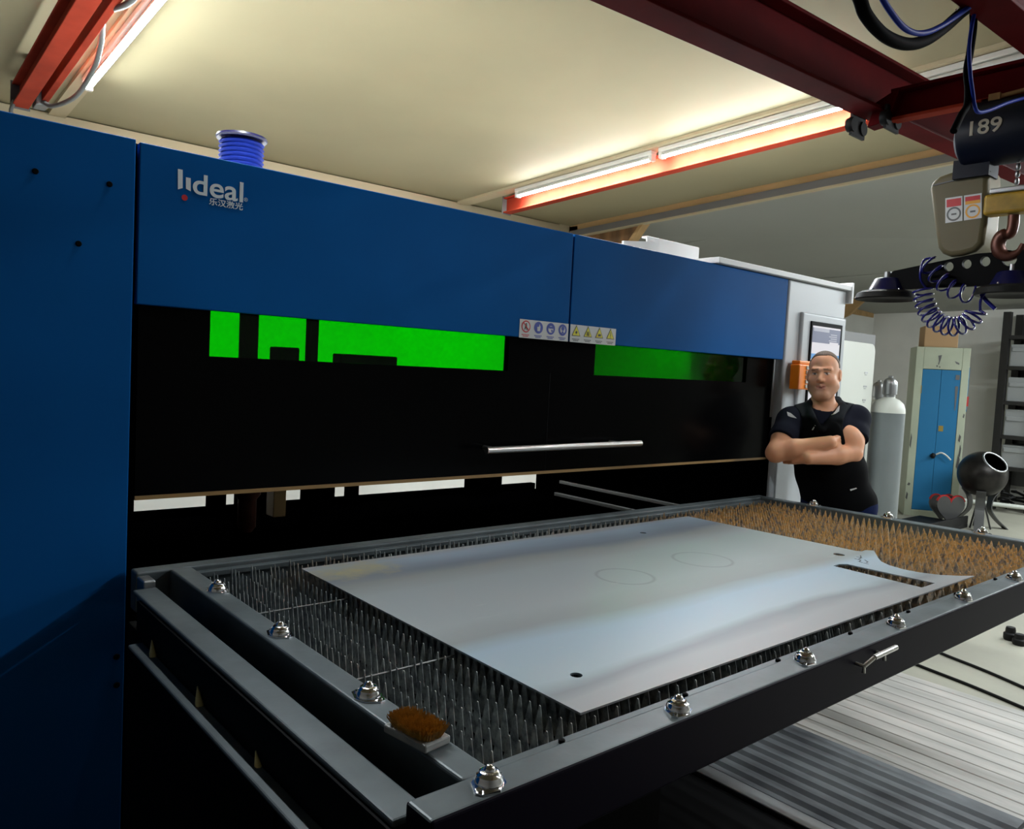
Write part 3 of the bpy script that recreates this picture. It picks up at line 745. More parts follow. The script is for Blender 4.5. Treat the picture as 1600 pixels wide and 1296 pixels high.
# white covers on the roof
MB().box(3.30, 4.665, YM - .025, 3.4, 2.176, 2.205).build('roof_cover', 'white2', mc, bevel=.003)
a = MB(); a.box(4.665, 4.685, YM - .03, 3.2, 2.10, 2.225); a.prism([(4.30, 2.203), (4.685, 2.203), (4.685, 2.245)], (0, 2.5, 0), (1, 0, 0), (0, 0, 1), (0, 1, 0), .6)
a.build('roof_flange', 'white2', mc, bevel=.002)
q0, q1, q2_ = ony(905, 366, 2.5), ony(1028, 394, 2.5), ony(1030, 377, 2.56)
a = MB(); a.box(q0.x, q1.x, 2.5, 2.9, 2.165, (q0.z + q1.z) / 2); a.build('roof_sheet', 'white2', mc, bevel=.003)
a = MB().prism([(q2_.x - .26, 2.20), (q2_.x, 2.20), (q2_.x, q2_.z), (q2_.x - .05, q2_.z - .01), (q2_.x - .26, 2.235)], (0, 2.56, 0), (1, 0, 0), (0, 0, 1), (0, 1, 0), .012).build('roof_flap', 'white2', mc)
a = MB(); a.box(3.07, 3.50, 2.62, 2.63, 2.17, 2.295); a.box(3.07, 3.50, 2.62, 2.66, 2.29, 2.30); a.box(3.07, 3.60, 2.63, 2.95, 2.17, 2.238); a.build('roof_duct', 'white2', mc, bevel=.003)
# white operator cabinet at the right end
MB().box(4.002, 4.655, YM, 3.5, .02, 2.175).build('control_cabinet', 'white', mc, bevel=.012, seg=3)
MB().box(4.135, 4.64, YM - .02, YM + .01, 1.30, 2.005).build('screen_surround', 'white', mc, bevel=.012, seg=3)
sb = MB().box(4.220, 4.585, YM - .028, YM - .015, 1.35, 1.960).build('screen_bezel', 'black', mc, bevel=.004)
sm = MB(); X0, X1 = 4.236, 4.560; ys = YM - .0285
def srect(z0, z1, m, x0=X0, x1=X1, y=ys): sm.add([(x0, y, z0), (x1, y, z0), (x1, y, z1), (x0, y, z1)], [(0, 1, 2, 3)], m)
srect(1.36, 1.935, 0); srect(1.84, 1.925, 1, y=ys - .0005); srect(1.745, 1.775, 2, y=ys - .0005); srect(1.84, 1.85, 3, X0 + .2, X1 - .02, ys - .001); srect(1.905, 1.925, 4, X0 + .01, X0 + .19, ys - .001)
for k in range(4): srect(1.855 + .012 * k, 1.861 + .012 * k, 4, X0 + .19 + .02 * (k % 2), X1 - .04, ys - .001)
MT['scr_w'] = emit('screen_white', (.55, .52, .56), .10); MT['scr_d'] = emit('screen_slate', (.10, .11, .18), .1); MT['scr_b'] = emit('screen_blue', (.05, .22, .50), .1); MT['scr_g'] = emit('screen_grey', (.3, .3, .36), .1)
sm.build('screen', ['scr_w', 'scr_d', 'scr_b', 'scr_w', 'scr_g'], sb)
# logo
lx0, lz0 = .721, 1.985
lg = MB(); yl = YM - .0012
def L2(u, v): p = ony(u, v, yl); return (p.x, p.z)
def poly_px(mb, pts, m=0, y=yl): mb.add([(L2(*p)[0], y, L2(*p)[1]) for p in pts], [tuple(range(len(pts)))], m)
poly_px(lg, [(278, 264), (285.5, 265.5), (285.5, 294), (278, 296)])
poly_px(lg, [(290.5, 277), (298, 278.5), (298, 299), (290.5, 295)])
cx, cz = L2(288.5, 309); lg.add([(cx + .0085 * math.cos(k * .3), yl, cz + .0085 * math.sin(k * .3)) for k in range(21)], [tuple(range(21))], 1)
lo = lg.build('logo', ['whiteink', 'redink'], mc)
def text_on(body, u, v, hpx, wpx, bold=0., name='lettering', ink='whiteink', par=None, y=yl):
    me = curve2d(name, None, .0006, body, 1, bold)
    co = np.array([v_.co for v_ in me.vertices]); mn, mx = co.min(0), co.max(0)
    x0, z0 = [ony(u, v, y).x, ony(u, v, y).z]
    x1 = ony(u + wpx, v, y).x; z1 = ony(u, v - hpx, y).z
    for v_ in me.vertices:
        a = (v_.co.x - mn[0]) / (mx[0] - mn[0]); b_ = (v_.co.y - mn[1]) / (mx[1] - mn[1])
        v_.co = Vector((x0 + (x1 - x0) * a, y - .0003 - v_.co.z, z0 + (z1 - z0) * b_))
    return link_mesh(name, me, ink, par or mc)
text_on('deal', 301, 303, 33, 79, .014)
text_on('®', 381, 314.5, 6, 6, .0, 'registered_mark')
text_on('乐汉激光', 326.5, 320, 11.5, 53, .012)
# two strips of safety signs
def sign_strip(x0, x1, kind):
    z0, z1 = 1.7235, 1.7975; n = 4; mb = MB(); y = YM - .0015
    def rect(a, b, c, d, m, yy): mb.add([(a, yy, c), (b, yy, c), (b, yy, d), (a, yy, d)], [(0, 1, 2, 3)], m)
    def disc(cx, cz, r, m, yy, k=20): mb.add([(cx + r * math.cos(2 * math.pi * i / k), yy, cz + r * math.sin(2 * math.pi * i / k)) for i in range(k)], [tuple(range(k))], m)
    def tri(cx, cz, r, m, yy): mb.add([(cx - r, yy, cz - r * .75), (cx + r, yy, cz - r * .75), (cx, yy, cz + r * 1.05)], [(0, 1, 2)], m)
    rect(x0, x1, z0, z1, 0, y)
    wd = (x1 - x0) / n
    for i in range(n):
        cx = x0 + wd * (i + .5); cz = z0 + .046; a = y - .0006; b = y - .0012; c = y - .0018; d_ = y - .0024
        if kind == 'm':
            if i == 0:
                disc(cx, cz, .024, 2, a); disc(cx, cz, .019, 0, b)
                disc(cx, cz + .010, .004, 1, c, 10); mb.add([(cx - .004, c, cz + .006), (cx + .004, c, cz + .006), (cx + .007, c, cz - .014), (cx + .003, c, cz - .014), (cx, c, cz - .004), (cx - .006, c, cz - .014), (cx - .009, c, cz - .013)], [tuple(range(7))], 1)
                mb.add([(cx - .016, d_, cz + .013), (cx - .013, d_, cz + .016), (cx + .016, d_, cz - .013), (cx + .013, d_, cz - .016)], [(0, 1, 2, 3)], 2)
            else:
                disc(cx, cz, .024, 3, a)
                if i == 1: mb.add([(cx - .006, b, cz - .014), (cx + .008, b, cz - .014), (cx + .010, b, cz + .004), (cx + .004, b, cz + .016), (cx + .002, b, cz + .004), (cx - .008, b, cz + .003)], [tuple(range(6))], 0)
                if i == 2: disc(cx, cz - .002, .014, 0, b); rect(cx - .012, cx + .012, cz + .001, cz + .009, 3, c); rect(cx + .002, cx + .010, cz - .012, cz - .003, 3, c)
                if i == 3: disc(cx, cz, .015, 0, b); disc(cx, cz + .006, .009, 3, c, 12); mb.add([(cx - .008, c, cz - .014), (cx + .008, c, cz - .014), (cx, c, cz - .001)], [(0, 1, 2)], 3)
        else:
            tri(cx, cz, .026, 1, a); tri(cx, cz - .0008, .0215, 4, b)
            if i == 0:
                disc(cx, cz - .004, .005, 1, c, 10)
                for k in range(8):
                    t = k * math.pi / 4; mb.add([(cx + .011 * math.cos(t), c, cz - .004 + .009 * math.sin(t)), (cx + .004 * math.cos(t + .3), c, cz - .004 + .004 * math.sin(t + .3)), (cx + .004 * math.cos(t - .3), c, cz - .004 + .004 * math.sin(t - .3))], [(0, 1, 2)], 1)
            if i == 1:
                for k in (-.006, 0, .006): rect(cx + k - .0015, cx + k + .0015, cz - .014, cz + .004, 1, c)
            if i == 2: rect(cx - .008, cx + .009, cz - .012, cz - .002, 1, c)
            if i == 3: rect(cx - .0016, cx + .0016, cz - .008, cz + .012, 1, c); disc(cx, cz - .013, .002, 1, c, 8)
        for k, (zz, ff) in enumerate(((.013, .62), (.007, .44))):
            mk = 2 if (kind == 'm' and i == 0) else (3 if kind == 'm' else 5)
            for j in range(5): rect(cx - wd * ff * .5 + wd * ff * j / 5, cx - wd * ff * .5 + wd * ff * (j + .72) / 5, z0 + zz - .0018, z0 + zz + .0022, mk, a)
    o = mb.build('safety_sign_strip', ['label', 'blackink', 'redink', 'blueink', 'yelink', 'greyink'], mc)
    o['label'] = 'strip of round red and blue safety signs' if kind == 'm' else 'strip of yellow triangular warning signs'
sign_strip(2.037, 2.308, 'm'); sign_strip(2.319, 2.602, 'w')

# orange organiser fixed to the cabinet
ob = empty('orange_organiser', (4.10, YM - .05, 1.56), 'small orange wall organiser on the white control cabinet beside the man', 'organiser')
MB().box(4.035, 4.175, YM - .077, YM - .0205, 1.565, 1.705).build('case', 'orange', ob, bevel=.006)
a = MB(); a.box(4.045, 4.165, YM - .072, YM - .0205, 1.705, 1.726); a.build('top_lip', 'orange', ob, bevel=.006)
for k in range(5):
    MB().box(4.105, 4.165, YM - .084, YM - .072, 1.574 + .026 * k, 1.594 + .026 * k).build('drawer', 'skinplain', ob, bevel=.002)

# reel of blue hose on the machine roof
sp_c = Vector((1.145, 3.0, 2.176))
ro = empty('hose_reel', sp_c, 'reel of blue hose standing on top of the blue machine', 'hose reel')
a = MB()
prof = [(.0, .012)]
for k in range(13):
    z = .02 + k * .0165; prof += [(.075, z - .008), (.0825, z), (.075, z + .008)]
prof += [(0, .232)]
a.lathe(prof, sp_c, seg=40); a.build('hose_winding', 'bluehose', ro, smooth=40)
MB().lathe([(0, .0), (.088, 0), (.088, .012), (0, .012)], sp_c, seg=40).build('reel_flange', 'bluepad', ro, smooth=40)
MB().lathe([(.03, .232), (.09, .232), (.094, .238), (.09, .246), (.03, .246)], sp_c, seg=40).build('reel_flange', 'bluepad', ro, smooth=40)

# ================================================================== SAW-TOOTH CUTTING TABLE
TZ = .98
tbx = empty('cutting_table', (2.2, 1.6, .86), 'pull-out cutting table with rows of saw-tooth slats in front of the machine', 'cutting table')
RZ0 = .866
def rail(name, a, b, wd, z0=RZ0, z1=TZ, mats='frame'):
    a, b = Vector(a), Vector(b); d_ = (b - a).normalized(); sd = Vector((-d_.y, d_.x, 0)); c = (a + b) / 2
    return MB().obox((c.x, c.y, (z0 + z1) / 2), d_, sd, (0, 0, 1), (b - a).length, wd, z1 - z0).build(name, mats, tbx, bevel=.006, seg=3)
fr = MB().box(.606, 3.90, .835, .900, RZ0, TZ)
fr = fr.build('front_rail', ['frame', 'frame_navy'], tbx, bevel=.006, seg=3)
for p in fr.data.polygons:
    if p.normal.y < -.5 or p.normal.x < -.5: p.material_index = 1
rail('left_rail', (.735, .898, 0), (.735, 2.29, 0), .060)
rail('back_rail', (.616, 2.318, 0), (3.80, 2.318, 0), .056)
rail('right_rail', (3.835, .898, 0), (3.762, 2.31, 0), .058)
MB().box(.766, 3.80, .902, .930, .955, .968).build('slat_retainer', 'frame', tbx, bevel=.002)
MB().box(.766, 3.73, 2.262, 2.288, .950, .966).build('slat_retainer', 'frame', tbx, bevel=.002)
bt = MB()
for k in range(9): bt.lathe([(.006, 0), (.006, .006), (.003, .008), (0, .008)], (.93 + .34 * k, .915, .968), seg=8)
bt.build_each('retainer_screw', 'black', tbx, smooth=40)
# outer left runner: channel with its web set back under the top flange
MB().box(.588, .648, .902, 2.215, .943, .955).build('runner_flange', 'frame', tbx, bevel=.004)
MB().box(.582, .590, .902, 2.15, .846, .9435).build('runner_web', 'black', tbx)
MB().box(.546, .5825, .902, 2.09, .842, .852).build('runner_flange', 'frame', tbx, bevel=.004)
for (u, v, s_) in ((243, 1017, 1.), (316, 1093, 1.05), (410, 1201, 1.15)):  # pale teardrops stand in for floor light showing through web holes
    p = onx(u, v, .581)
    MB().path([(.578, p.y + .022 * s_, p.z + .020 * s_), (.576, p.y + .010 * s_, p.z + .008 * s_), (.574, p.y, p.z - .004 * s_), (.574, p.y - .006 * s_, p.z - .012 * s_), (.576, p.y - .009 * s_, p.z - .017 * s_)], [.001, .0045 * s_, .0075 * s_, .0085 * s_, .004], 10).build('web_hole_light', 'hole_light', tbx, smooth=60)
bx = MB(); bx.box(.616, .648, 2.22, 2.285, .90, .972); bx.build('corner_bracket', 'zinc', tbx, bevel=.004)
cb_ = MB()
for y in (1.02, 1.36, 1.86, 2.20): cb_.box(.766, 3.74, y - .02, y + .02, .872, .90)
cb_.build_each('cross_member', 'black', tbx)
for y in (1.36, 1.85): MB().path([(.766, y, .958), (1.03, y, .958)], .0024, 6).build('cross_rod', 'zinc', tbx)
# slats: every row of teeth a strip of its own
def slat_mesh(seed):
    rnd = random.Random(seed); y0, y1, p = .934, 2.26, .0275; n = int((y1 - y0) / p); top = []
    for k in range(n):
        a = y0 + k * p; h = .043 * rnd.uniform(.90, 1.0) if rnd.random() > .04 else .043 * rnd.uniform(.4, .8)
        j = rnd.uniform(-.002, .002)
        top += [(a + .0006, .926), (a + p * .5 - .0016 + j, .935 + h - .001), (a + p * .5 + .0016 + j, .935 + h), (a + p - .0006, .926)]
    vs, fs = [], []; T = .0008
    for y, z in top:
        for x in (-T, T): vs += [(x, y, .896), (x, y, z)]
    m = len(top)
    for k in range(m - 1):
        a, b_ = 4 * k, 4 * k + 4
        fs += [(a, a + 1, b_ + 1, b_), (b_ + 2, b_ + 3, a + 3, a + 2), (a + 1, a + 3, b_ + 3, b_ + 1)]
    e = 4 * (m - 1); fs += [(0, 2, 3, 1), (e, e + 1, e + 3, e + 2)]
    me = bpy.data.meshes.new('slat'); me.from_pydata(vs, [], fs); me.materials.append(MT['slat'])
    me.transform(Matrix.Translation(-org(tbx))); return me
sm_ = [slat_mesh(k) for k in range(5)]
for k in range(49):
    o = bpy.data.objects.new('slat', sm_[k % 5]); COL.objects.link(o); o.parent = tbx
    o.location = (.803 + .0605 * k, 0, 0); o.rotation_euler = (0, 0, 0)
# ball transfer units
def ball_unit():
    b = MB()
    fl = [(.031 * math.cos(a), .031 * math.sin(a)) for a in [math.radians(t) for t in (0, 60, 120, 180, 240, 300)]]
    fl = [(.036, -.006), (.036, .006), (.012, .024), (-.012, .024), (-.036, .006), (-.036, -.006), (-.012, -.024), (.012, -.024)]
    b.prism(fl, (0, 0, 0), (1, 0, 0), (0, 1, 0), (0, 0, 1), .003)
    b.lathe([(.0225, .003), (.0225, .009), (.0205, .012), (.0195, .016), (.0170, .018), (.0155, .021), (.0125, .0225), (.010, .0225)], (0, 0, 0), seg=24)
    for sx in (-1, 1): b.lathe([(.004, .003), (.004, .006), (0, .006)], (.0285 * sx, 0, 0), seg=8)
    u = bpy.data.objects.new('ball_transfer_unit', b.mesh('ball_transfer_unit')); u.data.materials.append(MT['chrome'])
    for p in u.data.polygons: p.use_smooth = True
    u.data.set_sharp_from_angle(angle=math.radians(35))
    bm = bmesh.new(); bmesh.ops.create_uvsphere(bm, u_segments=16, v_segments=10, radius=.0095); me = bpy.data.meshes.new('ball'); bm.to_mesh(me); bm.free()
    for p in me.polygons: p.use_smooth = True
    me.materials.append(MT['chrome']); return u, me
bu, bme = ball_unit()
spots = [(.742, 2.017, 1), (.740, 1.626, 1), (.737, 1.231, 1)] + [(x, .866, 0) for x in (.731, 1.182, 1.638, 2.096, 2.550, 2.990, 3.44, 3.84)] + [(3.778, 2.012, 1), (3.797, 1.644, 1), (3.818, 1.243, 1)]
for i, (x, y, a) in enumerate(spots):
    o = bu if i == 0 else bu.copy()
    COL.objects.link(o); o.parent = tbx; o.location = Vector((x, y, TZ)) - org(tbx); o.rotation_euler = (0, 0, .5 + (1.4 if a else 0))
    q = bpy.data.objects.new('ball', bme); COL.objects.link(q); q.parent = o; q.location = (0, 0, .0215)
# latch on the front rail
yf = .835
a, b_ = ony(1350, 1044, yf - .02), ony(1382, 1026, yf - .02)
lt = MB(); lt.path([(a.x, yf, a.z + .004), (a.x, yf - .02, a.z + .004), (a.x, yf - .02, a.z - .012)], .0045, 10); lt.path([(b_.x, yf, b_.z + .004), (b_.x, yf - .02, b_.z + .004), (b_.x, yf - .02, b_.z - .010)], .0045, 10)
c_, d_ = ony(1366, 1028, yf - .03), ony(1400, 1012, yf - .03)
lt.path([c_, d_], .0065, 12); lt.path([a + Vector((0, 0, .004)), c_], .005, 10)
lt.build('latch', 'steel_brushed', tbx, smooth=50)
# base frame below it
bf = empty('table_base_frame', (1.6, 1.8, 0), 'black steel base frame under the cutting table', 'base frame')
MB().box(.60, .62, 1.0, 2.30, .012, .842).build('side_shade_panel', 'black', bf)  # added skirt, its black stands in for shade down to the floor
MB().box(.60, 1.72, 1.30, 1.32, .012, .862).build('front_panel', 'black', bf)
for (x, y) in ((3.62, 2.2), (2.40, 2.2), (3.62, 1.9)):
    MB().box(x - .03, x + .03, y - .03, y + .03, 0.012, .864).build('leg', 'black', bf, bevel=.003)
MB().box(.62, 3.65, 2.17, 2.23, .70, .76).build('cross_beam', 'black', bf)

# ------------------------------------------------------------------ sheet lying on the slats
PZ0 = .9785
out = [(1.017, .957), (2.900, .957)]
out += [(2.85, .985), (2.800, 1.025), (2.768, 1.08), (2.760, 1.13), (2.775, 1.185), (2.805, 1.225), (2.850, 1.257), (2.968, 1.328), (2.94, 1.348), (2.905, 1.345), (2.893, 1.36), (2.862, 2.11), (1.020, 2.11)]
ENG = []
hl = [circ(1.137, 1.088, .013), circ(2.385, 1.966, .013), circ(2.767, 1.363, .020), [(2.575, 1.285), (2.62, 1.288), (2.648, 1.270), (2.664, .990), (2.563, .990)]]
for k, (x, y, ln_, an) in enumerate(((2.815, 1.305, .034, .5), (2.795, 1.300, .020, 1.7), (2.778, 1.290, .030, .2), (2.757, 1.288, .026, 1.4), (2.742, 1.272, .028, .3), (2.724, 1.262, .022, 1.2), (2.765, 1.262, .024, .8), (2.745, 1.248, .020, .2), (2.720, 1.240, .018, 1.5))):
    dx, dy = math.cos(an), math.sin(an)
    ENG.append([(x - dx * ln_ / 2 - dy * .002, y - dy * ln_ / 2 + dx * .002), (x - dx * ln_ / 2 + dy * .002, y - dy * ln_ / 2 - dx * .002), (x + dx * ln_ / 2 + dy * .002, y + dy * ln_ / 2 - dx * .002), (x + dx * ln_ / 2 - dy * .002, y + dy * ln_ / 2 + dx * .002)])
me = plate_mesh('steel_sheet', [out] + hl, .004)
me.transform(Matrix.Translation((0, 0, PZ0 + .002)))
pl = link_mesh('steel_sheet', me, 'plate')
eg = MB()
for q_ in ENG: eg.prism(q_, (0, 0, PZ0 + .004), (1, 0, 0), (0, 1, 0), (0, 0, 1), .0003)
eg.build('cut_lettering', 'blackink', pl)
tag(pl, 'blue grey hot-rolled steel sheet with a cut-out corner lying on the saw-tooth slats', 'steel sheet')

# ------------------------------------------------------------------ wire brush on the left rail
c_ = Vector((.722, 1.005, TZ)); ax = Vector((.0, 1, 0)); ax = (onz(700, 1158, TZ) - onz(628, 1135, TZ)); 
wb_ = empty('wire_brush', c_, 'small block brush with golden brown bristles lying on the left table rail', 'brush')
p1, p2, p3 = onz(664, 1180, TZ), onz(704, 1162, TZ), onz(620, 1138, TZ)
e1 = (p2 - p1); e2 = (p3 - p1); l1, l2 = e1.length, e2.length; e1.normalize(); e2 = (e2 - e1 * e2.dot(e1)).normalized()
cc = p1 + e1 * (l1 / 2) + e2 * (l2 / 2); HB = .014
MB().obox((cc.x, cc.y, TZ + HB / 2), e1, e2, (0, 0, 1), l1, l2, HB).build('brush_block', 'brushblock', wb_, bevel=.003)
bs = MB(); rnd = random.Random(3)
for k in range(1500):
    a, b_ = rnd.uniform(-1, 1), rnd.uniform(-1, 1)
    if abs(a) ** 3.5 + abs(b_) ** 3.5 > 1: continue
    p = cc + e1 * (a * l1 * .43) + e2 * (b_ * l2 * .45); p.z = TZ + HB - .001
    q = p + e1 * (a * .008 + rnd.uniform(-.004, .004)) + e2 * (b_ * .008 + rnd.uniform(-.004, .004)) + Vector((0, 0, .020 * (1 - .25 * (a * a + b_ * b_) / 2) + rnd.uniform(-.003, .003)))
    bs.path([p, p.lerp(q, .6) + Vector((0, 0, .001)), q], .0007, 3, caps=False)
o = bs.build('bristles', 'bristle', wb_); o['kind'] = 'stuff'

# ================================================================== RIGHT-HAND BACKGROUND
# tall white electrical cabinet standing behind the machine's right end
ec = empty('electrical_cabinet', (5.35, 3.2, 0), 'tall white electrical cabinet with rounded door behind the man', 'cabinet')
XA, XZ, YE = 4.90, 5.83, 2.72
MB().box(XA, XZ, YE, 3.4, .03, 1.985).build('cabinet_body', 'greyink', ec, bevel=.004)
def rrect(x0, x1, z0, z1, r, n=6):
    pts = []
    for cx, cz, a0 in ((x1 - r, z1 - r, 0), (x0 + r, z1 - r, 90), (x0 + r, z0 + r, 180), (x1 - r, z0 + r, 270)):
        for k in range(n + 1):
            a = math.radians(a0 + 90 * k / n); pts.append((cx + r * math.cos(a), cz + r * math.sin(a)))
    return pts
dp_ = MB().prism(rrect(XA + .01, XZ - .03, .06, 1.915, .06), (0, YE, 0), (1, 0, 0), (0, 0, 1), (0, -1, 0), .02).build('cabinet_door', 'white_cyl', ec, smooth=30, bevel=.003)
vt = MB()
for k in range(5):
    x = XZ - .15; z = 1.70 - .1 * k; vt.box(x - .025, x + .025, YE - .022, YE - .018, z - .006, z + .006); vt.box(x - .015, x + .015, YE - .022, YE - .018, z - .018, z - .012)
vt.build_each('vent_slot', 'zinc', dp_)
MB().box(XZ - .13, XZ - .10, YE - .035, YE - .02, .98, 1.22).build('door_handle', 'zinc', dp_, bevel=.004)

def cylinder(x, y, R, h_body, cap, label, cap_r):
    r = empty('gas_cylinder', (x, y, 0), label, 'gas cylinder')
    MB().lathe([(R * .9, 0), (R, .02), (R, h_body), (R, h_body)], (x, y, 0), seg=48).build('cylinder_body', 'grey_cyl', r, smooth=40)
    MB().lathe([(R * 1.004, h_body), (R * .985, h_body + .03), (R * .86, h_body + .072), (R * .62, h_body + .098), (R * .36, h_body + .112), (R * .33, h_body + .13), (0, h_body + .13)], (x, y, 0), seg=48).build('cylinder_shoulder', 'white_cyl', r, smooth=40)
    b0 = h_body + .115
    if cap: MB().lathe([(cap_r * .8, b0), (cap_r * .8, b0 + .02), (cap_r, b0 + .025), (cap_r, b0 + .095), (cap_r * .93, b0 + .118), (cap_r * .72, b0 + .136), (cap_r * .4, b0 + .146), (cap_r * .3, b0 + .15), (cap_r * .3, b0 + .162), (0, b0 + .165)], (x, y, 0), seg=24).build('valve_cap', 'zinc', r, smooth=40)
cylinder(5.985, 2.655, .119, 1.412, True, 'tall grey gas cylinder with white shoulder and steel cap standing free', .052)
cylinder(6.40, 2.93, .115, 1.38, True, 'grey gas cylinder half hidden between the man and the free-standing cylinder', .05)

# locker, built in its own frame: x along the front, y into its depth
lp_ = at(1420, 700, 9.9); lt_ = Vector((.53, -.85, 0)).normalized(); la_ = math.atan2(lt_.y, lt_.x); LW = .735
lk = empty('tool_locker', (lp_.x, lp_.y, 0), 'pale cream steel locker with sky blue double doors by the far wall', 'locker')
lk.rotation_euler = (0, 0, la_); lk.scale = (.82, 1, 1); ORG[lk.name] = Vector((0, 0, 0))
bx0, bx1, bm_ = .105, .63, .365
a = MB(); a.box(0, LW, .03, .45, 0, 2.135); a.box(0, bx0, 0, .03, 0, 2.135); a.box(bx1, LW, 0, .03, 0, 2.135); a.box(bx0, bx1, 0, .03, 1.86, 2.135); a.box(bx0, bx1, 0, .03, 0, .08)
a.build('locker_body', 'locker_cream', lk, bevel=.006)
for k, (x0, x1) in enumerate(((bx0 + .003, bm_ - .002), (bm_ + .002, bx1 - .003))):
    d_ = MB().box(x0, x1, .004, .03, .085, 1.855).build('locker_door', 'locker_blue', lk, bevel=.003)
    if k == 1:
        MB().box(.56, .615, .0, .004, 1.74, 1.80).build('name_plate', 'greyink', d_)
        MB().box(bm_ + .02, bm_ + .085, 0, .004, 1.09, 1.16).build('lock_plate', 'brass', d_)
        MB().prism([(.565, 1.66), (.605, 1.66), (.59, 1.36), (.58, 1.36)], (0, .003, 0), (1, 0, 0), (0, 0, 1), (0, -1, 0), .002).build('paint_scar', 'greyink', d_)
        MB().path(smooth_pts([(bm_ + .01, -.03, .80), (bm_ + .07, -.05, .825), (bm_ + .14, -.05, .80), (bm_ + .21, -.05, .745)], 6), .011, 8).build('door_handle', 'white_cyl', d_, smooth=60)
    else:
        MB().lathe([(.015, 0), (.032, .01), (.036, .03), (.02, .05), (0, .055)], (bm_ - .03, .004, .78), (0, -1, 0), 20).build('knob', 'rubber', d_, smooth=50)
        MB().box(bx0 - .005, bx0 + .005, -.006, .01, 1.55, 1.65).build('hinge', 'brass', d_)
def flat(pts, nm, m='greyink'):
    return MB().prism(pts, (0, -.001, 0), (1, 0, 0), (0, 0, 1), (0, -1, 0), .002).build(nm, m, lk)
g_ = MB()
for pts in ([(.30, 2.03), (.35, 2.04), (.335, 1.97), (.315, 1.965)], [(.325, 2.0), (.345, 2.01), (.32, 1.92), (.305, 1.92)], [(.285, 1.91), (.305, 1.91), (.305, 1.89), (.285, 1.89)], [(.325, 1.90), (.34, 1.90), (.34, 1.88), (.325, 1.88)]):
    g_.prism(pts, (0, -.001, 0), (1, 0, 0), (0, 0, 1), (0, -1, 0), .002)
g_.build('marker_scribble', 'greyink', lk)
flat([(.53, 1.97), (.59, 1.95), (.595, 1.925), (.55, 1.94)], 'marker_line')
for (x, z, a_, b_) in ((.68, 1.02, .018, .05), (.70, .86, .014, .08), (.685, .72, .022, .10), (.02, .95, .012, .10), (.04, .40, .022, .02), (.025, .25, .016, .05), (.71, 1.3, .012, .03)):
    flat([(x - a_, z - b_ * .6), (x + a_ * .4, z - b_), (x + a_, z + b_ * .4), (x - a_ * .2, z + b_)], 'paint_chip', 'heart')
MB().box(LW, LW + .02, .05, .10, 1.35, 1.9).build('side_strip', 'locker_blue', lk)
MB().box(LW, LW + .03, .02, .08, 1.42, 1.54).build('red_tag', 'redpaint', lk)
t = MB().box(.10, .56, .03, .40, 2.135, 2.40).build('cardboard_box', 'card', bevel=.006)
t.location = (lp_.x, lp_.y, 0); t.rotation_euler = (0, 0, la_); t.scale = (.82, 1, 1)
tag(t, 'brown cardboard box on top of the cream locker', 'box')

# black tray under it, heart plates, fire bowl
t = MB(); t.box(9.0, 10.1, 3.45, 4.0, 0, .05); t.box(9.0, 10.1, 3.45, 3.48, .05, .14); t.box(9.0, 9.03, 3.45, 4.0, .05, .14)
t = t.build('floor_tray', 'rubber', bevel=.006); tag(t, 'low black tray on the floor in front of the blue locker doors', 'tray')
def heart_poly(s):
    pts = []
    for k in range(40):
        a = 2 * math.pi * k / 40
        x = 16 * math.sin(a) ** 3; y = 13 * math.cos(a) - 5 * math.cos(2 * a) - 2 * math.cos(3 * a) - math.cos(4 * a)
        pts.append((x / 17 * .5 * s, (y + 17) / 29 * s))
    return pts
for (u, v, dep, s, lab) in ((1481, 822, 9.10, .36, 'front grey steel heart with red painted rim beside the round fire bowl'), (1468, 815, 9.35, .36, 'grey steel heart standing behind the front one, by the locker')):
    p = at(u, v, dep); p.z = 0.0 if p.z < .05 else p.z
    p = onz(u, v, .0) if dep < 9.2 else onz(u, v, .0) 
    z0 = 0.0
    dirx = Vector((.78, -.62, 0)); 
    r = empty('steel_heart', (p.x, p.y, z0), lab, 'metal ornament')
    hp_ = heart_poly(s * (1.0 if dep < 9.2 else .92))
    MB().prism(hp_, (p.x, p.y, z0), dirx, (0, 0, 1), (-.62, -.78, 0), .03).build('heart_plate', 'heart', r)
    n = len(hp_); rim = MB()
    for sgn in (5, -5):
        idx = [(sgn + k) % n for k in range(-4, 5)]
        rim.path([Vector((p.x, p.y, z0)) + dirx * hp_[i][0] + Vector((0, 0, hp_[i][1])) + Vector((-.62, -.78, 0)) * .015 for i in idx], .017, 6)
    rim.build('painted_rim', 'redpaint', r, smooth=60)

fb = Vector((10.45, 3.27, 0)); fbd = 9.25
pc = at(1535, 741, 9.25); RBW = .265
fp_ = empty('fire_bowl', (pc.x, pc.y, 0), 'round black steel fire bowl with open top standing on three bent legs', 'fire bowl')
axis = Vector((-.29, -.64, .71)).normalized()
prof = []
for k in range(25):
    a = math.radians(180 - 148 * k / 24); prof.append((RBW * math.sin(a), RBW * math.cos(a)))
for k in range(24, -1, -1):
    a = math.radians(180 - 148 * k / 24); prof.append(((RBW - .012) * math.sin(a), (RBW - .012) * math.cos(a)))
mbx = MB(); mbx.lathe(prof, pc, axis, 40); mbx.f = [f for f in mbx.f if len(f) == 4]; mbx.m = [0] * len(mbx.f)
mbx.build('bowl', 'firepit', fp_, smooth=60)
RT = RBW * math.sin(math.radians(32)); hh = RBW * math.cos(math.radians(32))
u_ = axis.orthogonal().normalized(); v_ = axis.cross(u_)
MB().path([pc + axis * hh + (u_ * math.cos(k * math.pi / 18) + v_ * math.sin(k * math.pi / 18)) * RT for k in range(37)], .012, 8).build('bowl_rim', 'zinc', fp_, smooth=60)
